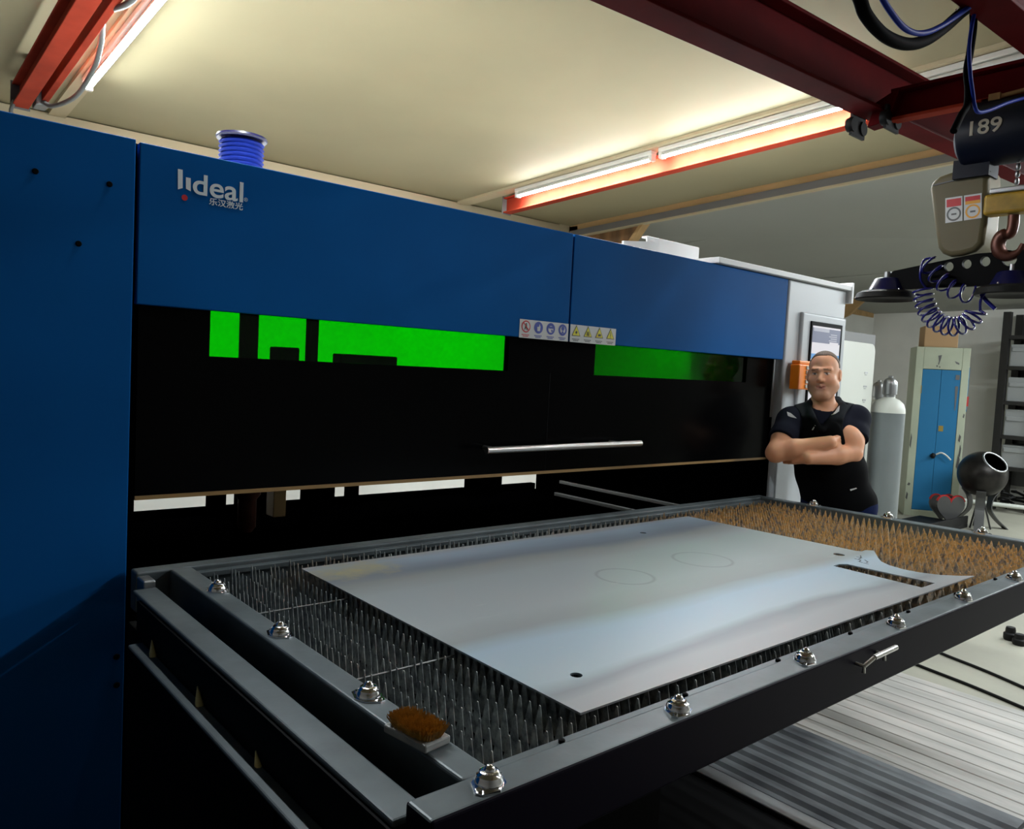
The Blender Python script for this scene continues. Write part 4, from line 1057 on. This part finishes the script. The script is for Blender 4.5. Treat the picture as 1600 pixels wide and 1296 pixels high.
for k, an in enumerate((200, 320, 80)):
    a = math.radians(an); dx, dy = math.cos(a), math.sin(a)
    zb = pc.z - RBW
    pts = smooth_pts([(pc.x + dx * .20, pc.y + dy * .20, pc.z - .19), (pc.x + dx * .13, pc.y + dy * .13, zb - .02), (pc.x + dx * .12, pc.y + dy * .12, zb * .6), (pc.x + dx * .20, pc.y + dy * .20, zb * .3), (pc.x + dx * .33, pc.y + dy * .33, .0)], 5)
    lg_ = MB(); sd = Vector((-dy, dx, 0))
    for p, q in zip(pts, pts[1:]): lg_.bar(p - (q - p) * .05, q + (q - p) * .05, .012, .09, up=(dx, dy, 0.0)) if False else lg_.obox((p + q) / 2, (q - p), sd, (q - p).cross(sd), (q - p).length * 1.12, .10, .012)
    lg_.build('leg', 'heart', fp_, smooth=60)
tr_ = MB()
for k in range(3):
    a = math.radians(40 + 120 * k); tr_.path([(pc.x + .02 * math.cos(a), pc.y + .02 * math.sin(a), pc.z - RBW + .02), (pc.x + .13 * math.cos(a), pc.y + .13 * math.sin(a), 0)], .010, 6)
tr_.build('tripod', 'rack', fp_, smooth=60)

# rack by the far wall with grey boxes
rk = empty('storage_rack', (12.1, 3.6, 0), 'tall black steel storage rack against the far wall at the right edge', 'rack')
ry = [3.55, 2.75, 1.95]
# posts located along the far wall
p0 = onx(1568, 600, 12.2); yk = p0.y
posts = [yk, yk - .45, yk - 1.5]
for y in posts:
    for x in (12.15, 12.65): MB().box(x - .045, x + .045, y - .045, y + .045, 0, 2.72).build('post', 'rack', rk)
for z in (.55, .98, 1.45, 1.93, 2.35):
    MB().box(12.12, 12.68, posts[-1], posts[0], z, z + .05).build('shelf', 'rack', rk)
MB().box(12.70, 12.72, posts[-1] - .1, posts[0] + .05, .3, 2.7).build('back_panel', 'heart', rk)
k = 0
zn = {.60: 'bottom', 1.03: 'second', 1.50: 'third', 1.98: 'top'}
for z in (.60, 1.03, 1.50, 1.98):
    for j, (a, b_) in enumerate(((posts[0] - .06, posts[1] + .06), (posts[1] - .08, posts[1] - .85))):
        t = MB().box(12.17, 12.62, b_, a, z, z + .30 + .03 * (k % 3)); t.box(12.155, 12.17, b_ + .02, a - .02, z + .20, z + .26)
        t = t.build('storage_box', 'rackbox', bevel=.01); k += 1
        tag(t, 'grey storage box on the %s shelf of the black rack, %s end' % (zn[z], 'left' if j == 0 else 'right'), 'box', 'grey boxes on the rack')
pa = onz(1540, 776, .10) + Vector((-.85, .05, 0)); pb = pa + Vector((.25, -.9, 0))
t = MB().path([pa, pb], .03, 10)
for f_ in (.1, .9):
    p = pa.lerp(pb, f_); t.box(p.x - .04, p.x + .04, p.y - .03, p.y + .03, 0, .08)
t = t.build('white_pipe', 'white_cyl', smooth=50); tag(t, 'white pipe lying low on blocks behind the fire bowl', 'pipe')
for k in range(3):
    rnd = random.Random(20 + k); base = onz(1562 + 20 * k, 799, .0) + Vector((-.25, 0, 0)); pts = []
    for i in range(26):
        a = i * .62; pts.append((base.x + .3 + (.12 + .02 * rnd.random()) * math.cos(a) * .5, base.y - .05 + .09 * math.sin(a), .03 + .012 * i * .8 + .02 * rnd.random()))
    t = MB().path(smooth_pts(pts, 3), .018, 7).build('coiled_hose_pile', 'rubber', smooth=60)
    tag(t, ('loose black hose coil on the floor under the white pipe, closest to the fire bowl', 'loose black hose coil on the floor under the white pipe, the middle one', 'loose black hose coil on the floor under the white pipe, at the picture edge')[k], 'hose')

# ================================================================== THE MAN
DP = 4.20; K = DP / FPX
PG = at(1300, 700, DP)
toC = Vector((-PG.x, -PG.y, 0)).normalized()
AR = Vector((-toC.y, toC.x, 0)); AR = AR if AR.dot(Vector((RW @ np.array([1., 0, 0])))) > 0 else -AR
PO = Vector((PG.x, PG.y, 0))
def L(u, v, f=0.):
    p = at(u, v, DP - f) - PO
    return np.array([p.dot(AR), p.dot(toC), p.z])
# vectorised signed distance field on a grid, meshed with surface nets
class SDF:
    def __init__(s, lo, hi, h):
        s.lo = np.array(lo, float); s.h = h; s.n = np.ceil((np.array(hi) - s.lo) / h).astype(int) + 1
        s.V = np.full(s.n, .3, np.float32)
    def sub(s, lo, hi):
        a = np.clip(np.floor((np.array(lo) - s.lo) / s.h).astype(int), 0, s.n - 1); b = np.clip(np.ceil((np.array(hi) - s.lo) / s.h).astype(int) + 1, 1, s.n)
        sl = tuple(slice(i, j) for i, j in zip(a, b))
        g = np.meshgrid(*[s.lo[i] + s.h * np.arange(a[i], b[i]) for i in range(3)], indexing='ij')
        return sl, [x.astype(np.float32) for x in g]
    def merge(s, sl, d, k, op='u'):
        V = s.V[sl]
        if op == 'u':
            if k <= 0: s.V[sl] = np.minimum(V, d)
            else:
                h = np.clip(.5 + .5 * (V - d) / k, 0, 1); s.V[sl] = V * (1 - h) + d * h - k * h * (1 - h)
        else:
            d = -d; h = np.clip(.5 - .5 * (V - d) / k, 0, 1) if k > 0 else None
            s.V[sl] = np.maximum(V, d) if k <= 0 else V * (1 - h) + d * h + k * h * (1 - h)
    def cone(s, a, b, ra, rb, k=.02, op='u', clip=None):
        a, b = np.array(a, float), np.array(b, float); R = max(ra, rb) + k + 2 * s.h + .02
        sl, (x, y, z) = s.sub(np.minimum(a, b) - R, np.maximum(a, b) + R)
        ba = b - a; L2_ = max(ba @ ba, 1e-9)
        t = np.clip(((x - a[0]) * ba[0] + (y - a[1]) * ba[1] + (z - a[2]) * ba[2]) / L2_, 0, 1)
        d = np.sqrt((x - a[0] - t * ba[0]) ** 2 + (y - a[1] - t * ba[1]) ** 2 + (z - a[2] - t * ba[2]) ** 2) - (ra + (rb - ra) * t)
        if clip is not None:
            n_ = np.array(clip[1], float); n_ /= np.linalg.norm(n_)
            d = np.maximum(d, (x - clip[0][0]) * n_[0] + (y - clip[0][1]) * n_[1] + (z - clip[0][2]) * n_[2])
        s.merge(sl, d, k, op)
    def ell(s, c, r, k=.02, op='u'):
        c, r = np.array(c, float), np.array(r, float); R = r + k + 2 * s.h + .02
        sl, (x, y, z) = s.sub(c - R, c + R)
        q0 = np.sqrt(((x - c[0]) / r[0]) ** 2 + ((y - c[1]) / r[1]) ** 2 + ((z - c[2]) / r[2]) ** 2)
        q1 = np.sqrt(((x - c[0]) / r[0] ** 2) ** 2 + ((y - c[1]) / r[1] ** 2) ** 2 + ((z - c[2]) / r[2] ** 2) ** 2) + 1e-9
        s.merge(sl, q0 * (q0 - 1) / q1, k, op)
    def mesh(s, V=None):
        V = s.V if V is None else V; n = V.shape; S = V < 0; c = tuple(k - 1 for k in n)
        acc = np.zeros(c + (3,), np.float32); cnt = np.zeros(c, np.int8)
        def cs(o): return tuple(slice(o[i], o[i] + c[i]) for i in range(3))
        for ax in range(3):
            for o1 in (0, 1):
                for o2 in (0, 1):
                    oa = [0, 0, 0]; oth = [i for i in range(3) if i != ax]; oa[oth[0]] = o1; oa[oth[1]] = o2; ob = list(oa); ob[ax] = 1
                    m = S[cs(oa)] != S[cs(ob)]; ii = np.nonzero(m)
                    va, vb = V[cs(oa)][ii], V[cs(ob)][ii]; t = va / (va - vb)
                    p = np.array(oa, np.float32)[None, :].repeat(len(t), 0); p[:, ax] = t
                    acc[ii] += p; cnt[ii] += 1
        idx = -np.ones(c, np.int64); cells = np.nonzero(cnt); idx[cells] = np.arange(len(cells[0]))
        vts = (np.stack(cells, 1) + acc[cells] / cnt[cells][:, None]) * s.h + s.lo
        F = []
        for ax in range(3):
            oth = [i for i in range(3) if i != ax]
            sa = [slice(1, k - 1) for k in n]; sb = list(sa); sa[ax] = slice(0, n[ax] - 1); sb[ax] = slice(1, n[ax])
            A, B = S[tuple(sa)], S[tuple(sb)]; ii = np.nonzero(A != B)
            base = [ii[i] + (0 if i == ax else 1) for i in range(3)]
            def ci(d1, d2):
                q = list(base); q[oth[0]] = q[oth[0]] - d1; q[oth[1]] = q[oth[1]] - d2; return idx[tuple(q)]
            quad = np.stack([ci(1, 1), ci(0, 1), ci(0, 0), ci(1, 0)], 1)
            flip = A[ii]
            if ax == 1: flip = ~flip
            quad[~flip] = quad[~flip][:, ::-1]; F.append(quad)
        return vts, np.concatenate(F)

def man_obj(name, vts, F, mats, parent, cols=None, smooth_it=2):
    P = vts.copy()
    if smooth_it:                                   # a light laplacian pass removes the grid steps
        E = np.concatenate([F[:, [0, 1]], F[:, [1, 2]], F[:, [2, 3]], F[:, [3, 0]]]); 
        for _ in range(smooth_it):
            acc = np.zeros_like(P); ct = np.zeros(len(P)); np.add.at(acc, E[:, 0], P[E[:, 1]]); np.add.at(acc, E[:, 1], P[E[:, 0]]); np.add.at(ct, E[:, 0], 1); np.add.at(ct, E[:, 1], 1)
            P = P * .5 + .5 * acc / np.maximum(ct, 1)[:, None]
    A_, T_ = np.array(AR), np.array(toC)
    W = P[:, :1] * A_ + P[:, 1:2] * T_ + P[:, 2:] * np.array([0, 0, 1.]) + np.array(PO)
    me = bpy.data.meshes.new(name); me.from_pydata(W.tolist(), [], F.tolist())
    if cols is not None:
        ca = me.color_attributes.new('Col', 'FLOAT_COLOR', 'POINT'); ca.data.foreach_set('color', np.concatenate([cols, np.ones((len(cols), 1))], 1).astype(np.float32).ravel())
    me.update()
    o = link_mesh(name, me, mats, parent, smooth=180)
    return o

man = empty('person', PO, 'short-haired man with crossed arms in dark work clothes leaning on the white cabinet', 'person')
# joints
neckB = L(1286, 640, -.03); hc = L(1287, 586.5, .03); 
shR, shL = L(1236, 658, -.02), L(1337, 655, -.02)
elR, elL = L(1212, 708, .10), L(1332, 709, .11)
wrR, wrL = L(1297, 691, .195), L(1263, 716, .19)
hdR, hdL = L(1330, 690, .045), L(1238, 716, .125)
chest = L(1285, 684, -.01); belly = L(1298, 738, .01); hip = L(1311, 782, 0)
hipz = hip[2]
h = .0058
B = SDF((-.40, -.26, -.01), (.40, .36, 1.86), h)
def torso(S, e=0., k=.06):
    S.cone(L(1254, 664, -.03), L(1320, 662, -.03), .085 + e, .085 + e, k)
    S.ell(chest, (.178 + e, .122 + e, .165 + e), k)
    S.ell(belly, (.172 + e, .132 + e, .16 + e), k)
    S.ell(hip, (.178 + e, .128 + e, .125 + e), k)
def shoulders(S, e=0., k=.04):
    S.cone(shR, L(1265, 652, -.03), .064 + e, .06 + e, k); S.cone(shL, L(1308, 650, -.03), .064 + e, .06 + e, k)
    S.cone(L(1262, 652, -.04), neckB, .045 + e, .055 + e, k); S.cone(L(1310, 650, -.04), neckB, .045 + e, .055 + e, k)
def legs(S, e=0., k=.03):
    for sg in (-1, 1):
        hj = hip + np.array([sg * .088, 0, -.04]); kn = np.array([hip[0] * .5 + sg * .10, .03, .50]); an = np.array([sg * .11, -.03, .09])
        S.cone(hj, kn, .092 + e, .062 + e, k); S.cone(kn, an, .060 + e, .042 + e, k)
def upper_arm(S, side, e=0., k=.02, clip=None, t1=1.):
    a, b = (shR, elR) if side < 0 else (shL, elL)
    S.cone(a, a + (b - a) * t1, .060 + e, (.060 + (.050 - .060) * t1) + e, k, clip=clip)
torso(B, -.012); shoulders(B, -.006); legs(B, -.008)
B.cone(neckB, hc + np.array([0, -.03, -.075]), .062, .057, .03)
for sd_ in (-1, 1): upper_arm(B, sd_)
# biceps, forearms, hands
B.ell(elR * .45 + shR * .55 + np.array([0, .012, 0]), (.056, .058, .07), .03); B.ell(L(1327, 688, .09), (.066, .058, .075), .03)
B.cone(elR, elR + (wrR - elR) * .35, .047, .050, .02); B.cone(elR + (wrR - elR) * .35, wrR, .050, .032, .02)
B.cone(elL, elL + (wrL - elL) * .35, .048, .051, .012); B.cone(elL + (wrL - elL) * .35, wrL, .051, .033, .012)
def hand(w0, h0, up, thumb=1):
    dr = (h0 - w0); dr = dr / np.linalg.norm(dr); up = np.array(up, float); up -= dr * (up @ dr); up /= np.linalg.norm(up); sdv = np.cross(dr, up)
    pe = w0 + dr * .075
    for o_ in (-.5, .5): B.cone(w0 + up * .012 * o_, pe + up * .034 * o_, .022, .017, .012)
    for i, o_ in enumerate((-1.5, -.5, .5, 1.5)):
        ln_ = (.062, .074, .078, .068)[i]; b0 = pe + up * .0165 * o_; b1 = b0 + dr * ln_ * .55 + sdv * 0; b2 = b1 + dr * ln_ * .45 - np.array([0, 1, 0]) * .018
        B.cone(b0, b1, .0095, .0088, .004); B.cone(b1, b2, .0088, .0078, .004)
    up = up * thumb
    t0 = w0 + dr * .02 + up * .020 - np.array([0, .012, 0]); t1_ = t0 + dr * .035 + up * .024; t2_ = t1_ + dr * .03 + up * .006
    B.cone(t0, t1_, .012, .010, .008); B.cone(t1_, t2_, .010, .0085, .004)
hand(wrR, hdR, (0, -.3, 1), .45); hand(wrL, hdL, (0, 0, 1), .5)
# feet
for sg in (-1, 1): B.cone((sg * .11, -.05, .045), (sg * .13, .12, .035), .038, .032, .02)
# head, in its own frame: turned a little to the picture's left, tilted a touch
HS = .975
yaw = math.radians(9); roll = math.radians(-3)
_r = np.array(Matrix.Rotation(yaw, 3, 'Z') @ Matrix.Rotation(roll, 3, 'Y'))     # columns: head axes
def Hd(x, y, z): return hc + HS * (_r @ np.array([x, y, z]))
def hell(c, r, k=.02, op='u'): B.ell(Hd(*c), np.array(r) * HS, k, op)
def hcone(a, b, ra, rb, k=.01, op='u'): B.cone(Hd(*a), Hd(*b), ra * HS, rb * HS, k, op)
hell((0, -.020, .040), (.078, .098, .092), .01)
hell((0, .012, -.035), (.072, .078, .092), .03)
hcone((-.054, .002, -.062), (-.022, .060, -.110), .026, .025, .03); hcone((.054, .002, -.062), (.022, .060, -.110), .026, .025, .03)
hcone((-.014, .068, -.112), (.014, .068, -.112), .021, .021, .02)
hcone((-.044, .068, .030), (-.012, .082, .026), .011, .012, .014); hcone((.044, .068, .030), (.012, .082, .026), .011, .012, .014)
hell((-.040, .052, -.028), (.028, .030, .026), .02); hell((.040, .052, -.028), (.028, .030, .026), .02)
for sx in (-1, 1):
    hell((sx * .031, .096, .006), (.018, .020, .0115), .010, 's')
    hell((sx * .031, .070, .006), (.0145, .0145, .0135), .003)
hcone((0, .082, .018), (0, .108, -.026), .008, .0135, .010)
for sx in (-1, 1): hell((sx * .0135, .094, -.030), (.0095, .011, .009), .006)
hcone((-.024, .078, -.062), (0, .089, -.060), .0055, .008, .008); hcone((.024, .078, -.062), (0, .089, -.060), .0055, .008, .008)
hcone((-.020, .078, -.074), (.020, .078, -.074), .008, .008, .008)
for sx in (-1, 1): hcone((0, .0885, -.0685), (sx * .022, .084, -.0655), .0045, .0042, .003, 's'); hcone((sx * .022, .084, -.0655), (sx * .031, .078, -.059), .0042, .0032, .003, 's')
for sx in (-1, 1):
    hell((sx * .082, -.012, -.004), (.011, .021, .033), .006); hell((sx * .092, -.004, -.004), (.006, .011, .020), .005, 's')
vts, F = B.mesh()
q = ((vts - hc) / HS) @ _r                                    # head coordinates of every vertex
base = np.array([.68, .33, .19]); cols = np.tile(base, (len(vts), 1))
def paint(mask, c): 
    m_ = np.clip(mask, 0, 1)[:, None]; cols[:] = cols * (1 - m_) + np.array(c) * m_
inh = (np.abs(q[:, 2]) < .16) & (np.abs(q[:, 0]) < .12) & (np.abs(q[:, 1]) < .13)
x, y, z = q.T
sm = lambda v, a, b: np.clip((v - a) / (b - a), 0, 1)
paint(inh * sm(-z, .040, .062) * sm(y, -.03, .01) * (z > -.145) * .5, (.34, .20, .135))                       # stubble
paint(inh * (y > .06) * sm(.026 - np.abs(x), 0, .006) * sm(-z, .040, .045) * (z > -.058) * .45, (.34, .20, .135))
paint(inh * (y > .06) * sm(.026 - np.abs(x), 0, .004) * (np.abs(z + .0675 - 9 * x * x) < .0095) * .75, (.55, .21, .17))       # lips
paint(inh * (y > .05) * (np.abs(np.abs(x) - .031) < .019) * (np.abs(z - .0275 + .12 * (np.abs(x) - .031)) < .0042) * .8, (.14, .085, .055))   # brows
paint(inh * (y > .05) * ((((np.abs(x) - .031) / .014) ** 2 + ((z - .006) / .0055) ** 2) < 1), (.62, .58, .55))
paint(inh * (y > .05) * ((((np.abs(x) - .031) / .0065) ** 2 + ((z - .006) / .0058) ** 2) < 1), (.06, .05, .05))
paint(inh * (y > .05) * ((np.abs(np.abs(x) - .031) < .016) & (np.abs(z - .0135) < .0028)) * .7, (.16, .09, .07))
paint(inh * (y > .05) * (sm(.024 - np.abs(x), 0, .003)) * (np.abs(z + .0675 - 9 * x * x) < .0016) * .8, (.16, .06, .05))
paint(inh * sm(y, .05, .08) * sm(.03 - np.abs(np.abs(x) - .042), 0, .02) * sm(.025 - np.abs(z + .028), 0, .02) * .35, (.66, .29, .22))
MT['skin'] = attr_mat('skin', .5, .35, .12)
man_obj('body', vts, F, 'skin', man, cols, 1)
# hair: a thin cropped cap grown from the skull
sl, (gx, gy, gz) = B.sub(Hd(-.12, -.14, -.11), Hd(.12, .14, .15))
q_ = (np.stack([gx - hc[0], gy - hc[1], gz - hc[2]], -1) / HS) @ _r
X_, Y_, Z_ = q_[..., 0], q_[..., 1], q_[..., 2]
yb_ = .004 + .030 * np.clip((Z_ - .060) / .045, 0, 1) + .026 * np.clip((Z_ - .095) / .02, 0, 1) * np.clip((.040 - np.abs(X_)) / .02, 0, 1)
zb_ = np.where(Y_ > -.012, -.026, -.026 - .5 * np.clip(-.012 - Y_, 0, .08))
line = np.maximum(np.maximum(Y_ - yb_, zb_ - Z_), np.where((np.abs(X_) > .0755) & (Z_ < .036) & (Y_ > -.045), 1., -1.))
VV = np.maximum(B.V[sl] - .0026, line)
HB_ = SDF((0, 0, 0), (1, 1, 1), .5); HB_.lo = B.lo + np.array([s_.start for s_ in sl]) * h; HB_.h = h
hv, hf = HB_.mesh(VV)
MT['hair'] = mat('short_brown_hair', (.13, .085, .058), .75, noise=.4, nscale=120)
if len(hv): man_obj('hair', hv, hf, 'hair', man, None, 1)
# T-shirt
S = SDF(B.lo, B.lo + (B.n - 1) * h, h)
torso(S, -.002); shoulders(S, .004)
for sd_ in (-1, 1):
    a, b = (shR, elR) if sd_ < 0 else (shL, elL)
    upper_arm(S, sd_, .014, .03, clip=(a + (b - a) * .60, b - a), t1=.75)
    mid = b * .45 + a * .55 + np.array([0, .012, 0]); cp = a + (b - a) * .60; nn_ = (b - a) / np.linalg.norm(b - a)
    S.cone(mid - np.array([0, 0, .0]), a + (b - a) * .75 + np.array([0, .012, 0]), .069, .064, .02, clip=(cp, nn_))
sl, (gx, gy, gz) = S.sub(S.lo, S.lo + (S.n - 1) * h)
S.V = np.maximum(S.V, (hipz - .02) - gz)
nk = neckB + np.array([0, .045, -.005])
d_ = np.sqrt((gx - neckB[0]) ** 2 + (gy - neckB[1] - .01) ** 2 + ((gz - neckB[2] - .035) * .9) ** 2) - .088
S.V = np.maximum(S.V, -d_)
tv, tf = S.mesh()
MT['tshirt'] = mat('navy_black_cotton', (.006, .007, .014), .85, spec=.1)
man_obj('t_shirt', tv, tf, 'tshirt', man, None, 2)
# work vest with stand-up collar
S = SDF(B.lo, B.lo + (B.n - 1) * h, h)
torso(S, .012); shoulders(S, .012)
for sd_ in (-1, 1):
    a = shR if sd_ < 0 else shL
    dd_ = np.sqrt(((gx - a[0] - sd_ * .012) / .075) ** 2 + ((gz - a[2] + .03) / .115) ** 2) - 1
    S.V = np.maximum(S.V, -np.where((gx - a[0]) * sd_ > -.2, dd_ * .07, 1))
    S.V = np.maximum(S.V, np.minimum((gx - a[0] - sd_ * .005) * sd_, gz - (a[2] - .19)))
S.V = np.maximum(S.V, (hipz - .035) - gz)
vx = L(1283, 676, .1); tt = gz - vx[2]
S.V = np.maximum(S.V, -np.where(gy > neckB[1] - .02, np.maximum(np.abs(gx - vx[0] - .02 * tt / .12) - np.maximum(tt, 0) * .62, -tt), 1))
cl_ = [L(1281, 672, .13), L(1268, 650, .085), L(1262, 634, .02), L(1270, 626, -.06), L(1290, 622, -.095), L(1309, 625, -.06), L(1316, 634, .02), L(1303, 652, .085), L(1285, 672, .13)]
for p, q2 in zip(cl_, cl_[1:]): S.cone(p, q2, .017, .017, .012)
for p, q2 in zip(cl_[:2] + cl_[-2:], cl_[1:3] + cl_[-1:]): pass
S.ell(L(1301, 671, .118), (.036, .014, .034), .02)            # chest pocket and radio pouch
vv, vf = S.mesh()
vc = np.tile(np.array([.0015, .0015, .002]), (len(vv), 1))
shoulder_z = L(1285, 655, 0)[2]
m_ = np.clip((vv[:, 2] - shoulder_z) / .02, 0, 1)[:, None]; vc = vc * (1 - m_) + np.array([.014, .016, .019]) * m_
def inpoly(P, poly):
    ins = np.zeros(len(P), bool); n = len(poly)
    for i in range(n):
        x1, y1 = poly[i]; x2, y2 = poly[(i + 1) % n]
        c = ((y1 > P[:, 1]) != (y2 > P[:, 1])) & (P[:, 0] < (x2 - x1) * (P[:, 1] - y1) / (y2 - y1 + 1e-12) + x1); ins ^= c
    return ins
MT['vest'] = attr_mat('work_vest_cloth', .85, .08)
vo = man_obj('work_vest', vv, vf, 'vest', man, vc, 1)
# patches and buckles sewn on the vest: small panels laid on its surface
from mathutils.bvhtree import BVHTree
vo.data.update()
bvh = BVHTree.FromPolygons([v_.co + org(man) for v_ in vo.data.vertices], [tuple(p.vertices) for p in vo.data.polygons])
MT['reflect'] = mat('reflective_tape', (.50, .50, .50), .5)
def patch(pts, name, m, sub=6, lift=.003):
    pts = [np.array(p, float) for p in pts]; vs, fs = [], []
    def hit(u, v):
        r = Vector(ray(u, v)).normalized(); hh_, nn, ii, dd = bvh.ray_cast(Vector(CAMP), r)
        return (hh_ - r * lift) if hh_ else at(u, v, DP - .14)
    c = sum(pts) / len(pts); dense = []
    for a, b in zip(pts, pts[1:] + pts[:1]):
        for k in range(sub): dense.append(a + (b - a) * k / sub)
    vs = [hit(*c)] + [hit(*p) for p in dense]; n = len(dense)
    vs2 = [v_ + toC * -.002 for v_ in vs]
    fs = [(0, 1 + k, 1 + (k + 1) % n) for k in range(n)] + [(n + 1, n + 2 + (k + 1) % n, n + 2 + k) for k in range(n)] + [(1 + k, n + 2 + k, n + 2 + (k + 1) % n, 1 + (k + 1) % n) for k in range(n)]
    return MB().add(vs + vs2, fs).build(name, m, vo)
patch([(1229.5, 643.5), (1236, 646), (1245, 654), (1236, 652), (1231, 650)], 'reflective_patch', 'reflect')
patch([(1312, 634), (1311, 643), (1305, 647), (1295, 650), (1302, 642)], 'reflective_patch', 'reflect')
patch([(1273, 664.5), (1274.5, 665.5), (1270, 672.5), (1268.5, 672)], 'zip_pull', 'reflect', 2)
patch([(1328, 765), (1338, 762.5), (1339, 764), (1329, 767.5)], 'reflective_patch', 'reflect', 2)
# jeans and shoes
S = SDF(B.lo, (B.lo[0] + (B.n[0] - 1) * h, B.lo[1] + (B.n[1] - 1) * h, 1.2), h)
torso(S, .006); legs(S, .010, .03)
sl, (gx, gy, gz) = S.sub(S.lo, S.lo + (S.n - 1) * h)
S.V = np.maximum(S.V, gz - (hipz + .03)); S.V = np.maximum(S.V, .05 - gz)
jv, jf = S.mesh()
MT['jeans'] = mat('dark_blue_denim', (.006, .012, .055), .85, spec=.1, noise=.3, nscale=14)
man_obj('jeans', jv, jf, 'jeans', man, None, 2)
for sg in (-1, 1):
    S = SDF((sg * .12 - .1, -.16, -.006), (sg * .12 + .1, .24, .16), h)
    S.cone((sg * .11, -.05, .048), (sg * .13, .13, .042), .048, .040, .02); S.cone((sg * .11, -.035, .05), (sg * .11, -.032, .11), .046, .05, .02)
    sl, (gx, gy, gz) = S.sub(S.lo, S.lo + (S.n - 1) * h); S.V = np.maximum(S.V, .002 - gz); S.V = np.maximum(S.V, gz - .115)
    av, af = S.mesh()
    man_obj('shoe', av, af, 'rubber', man, None, 1)
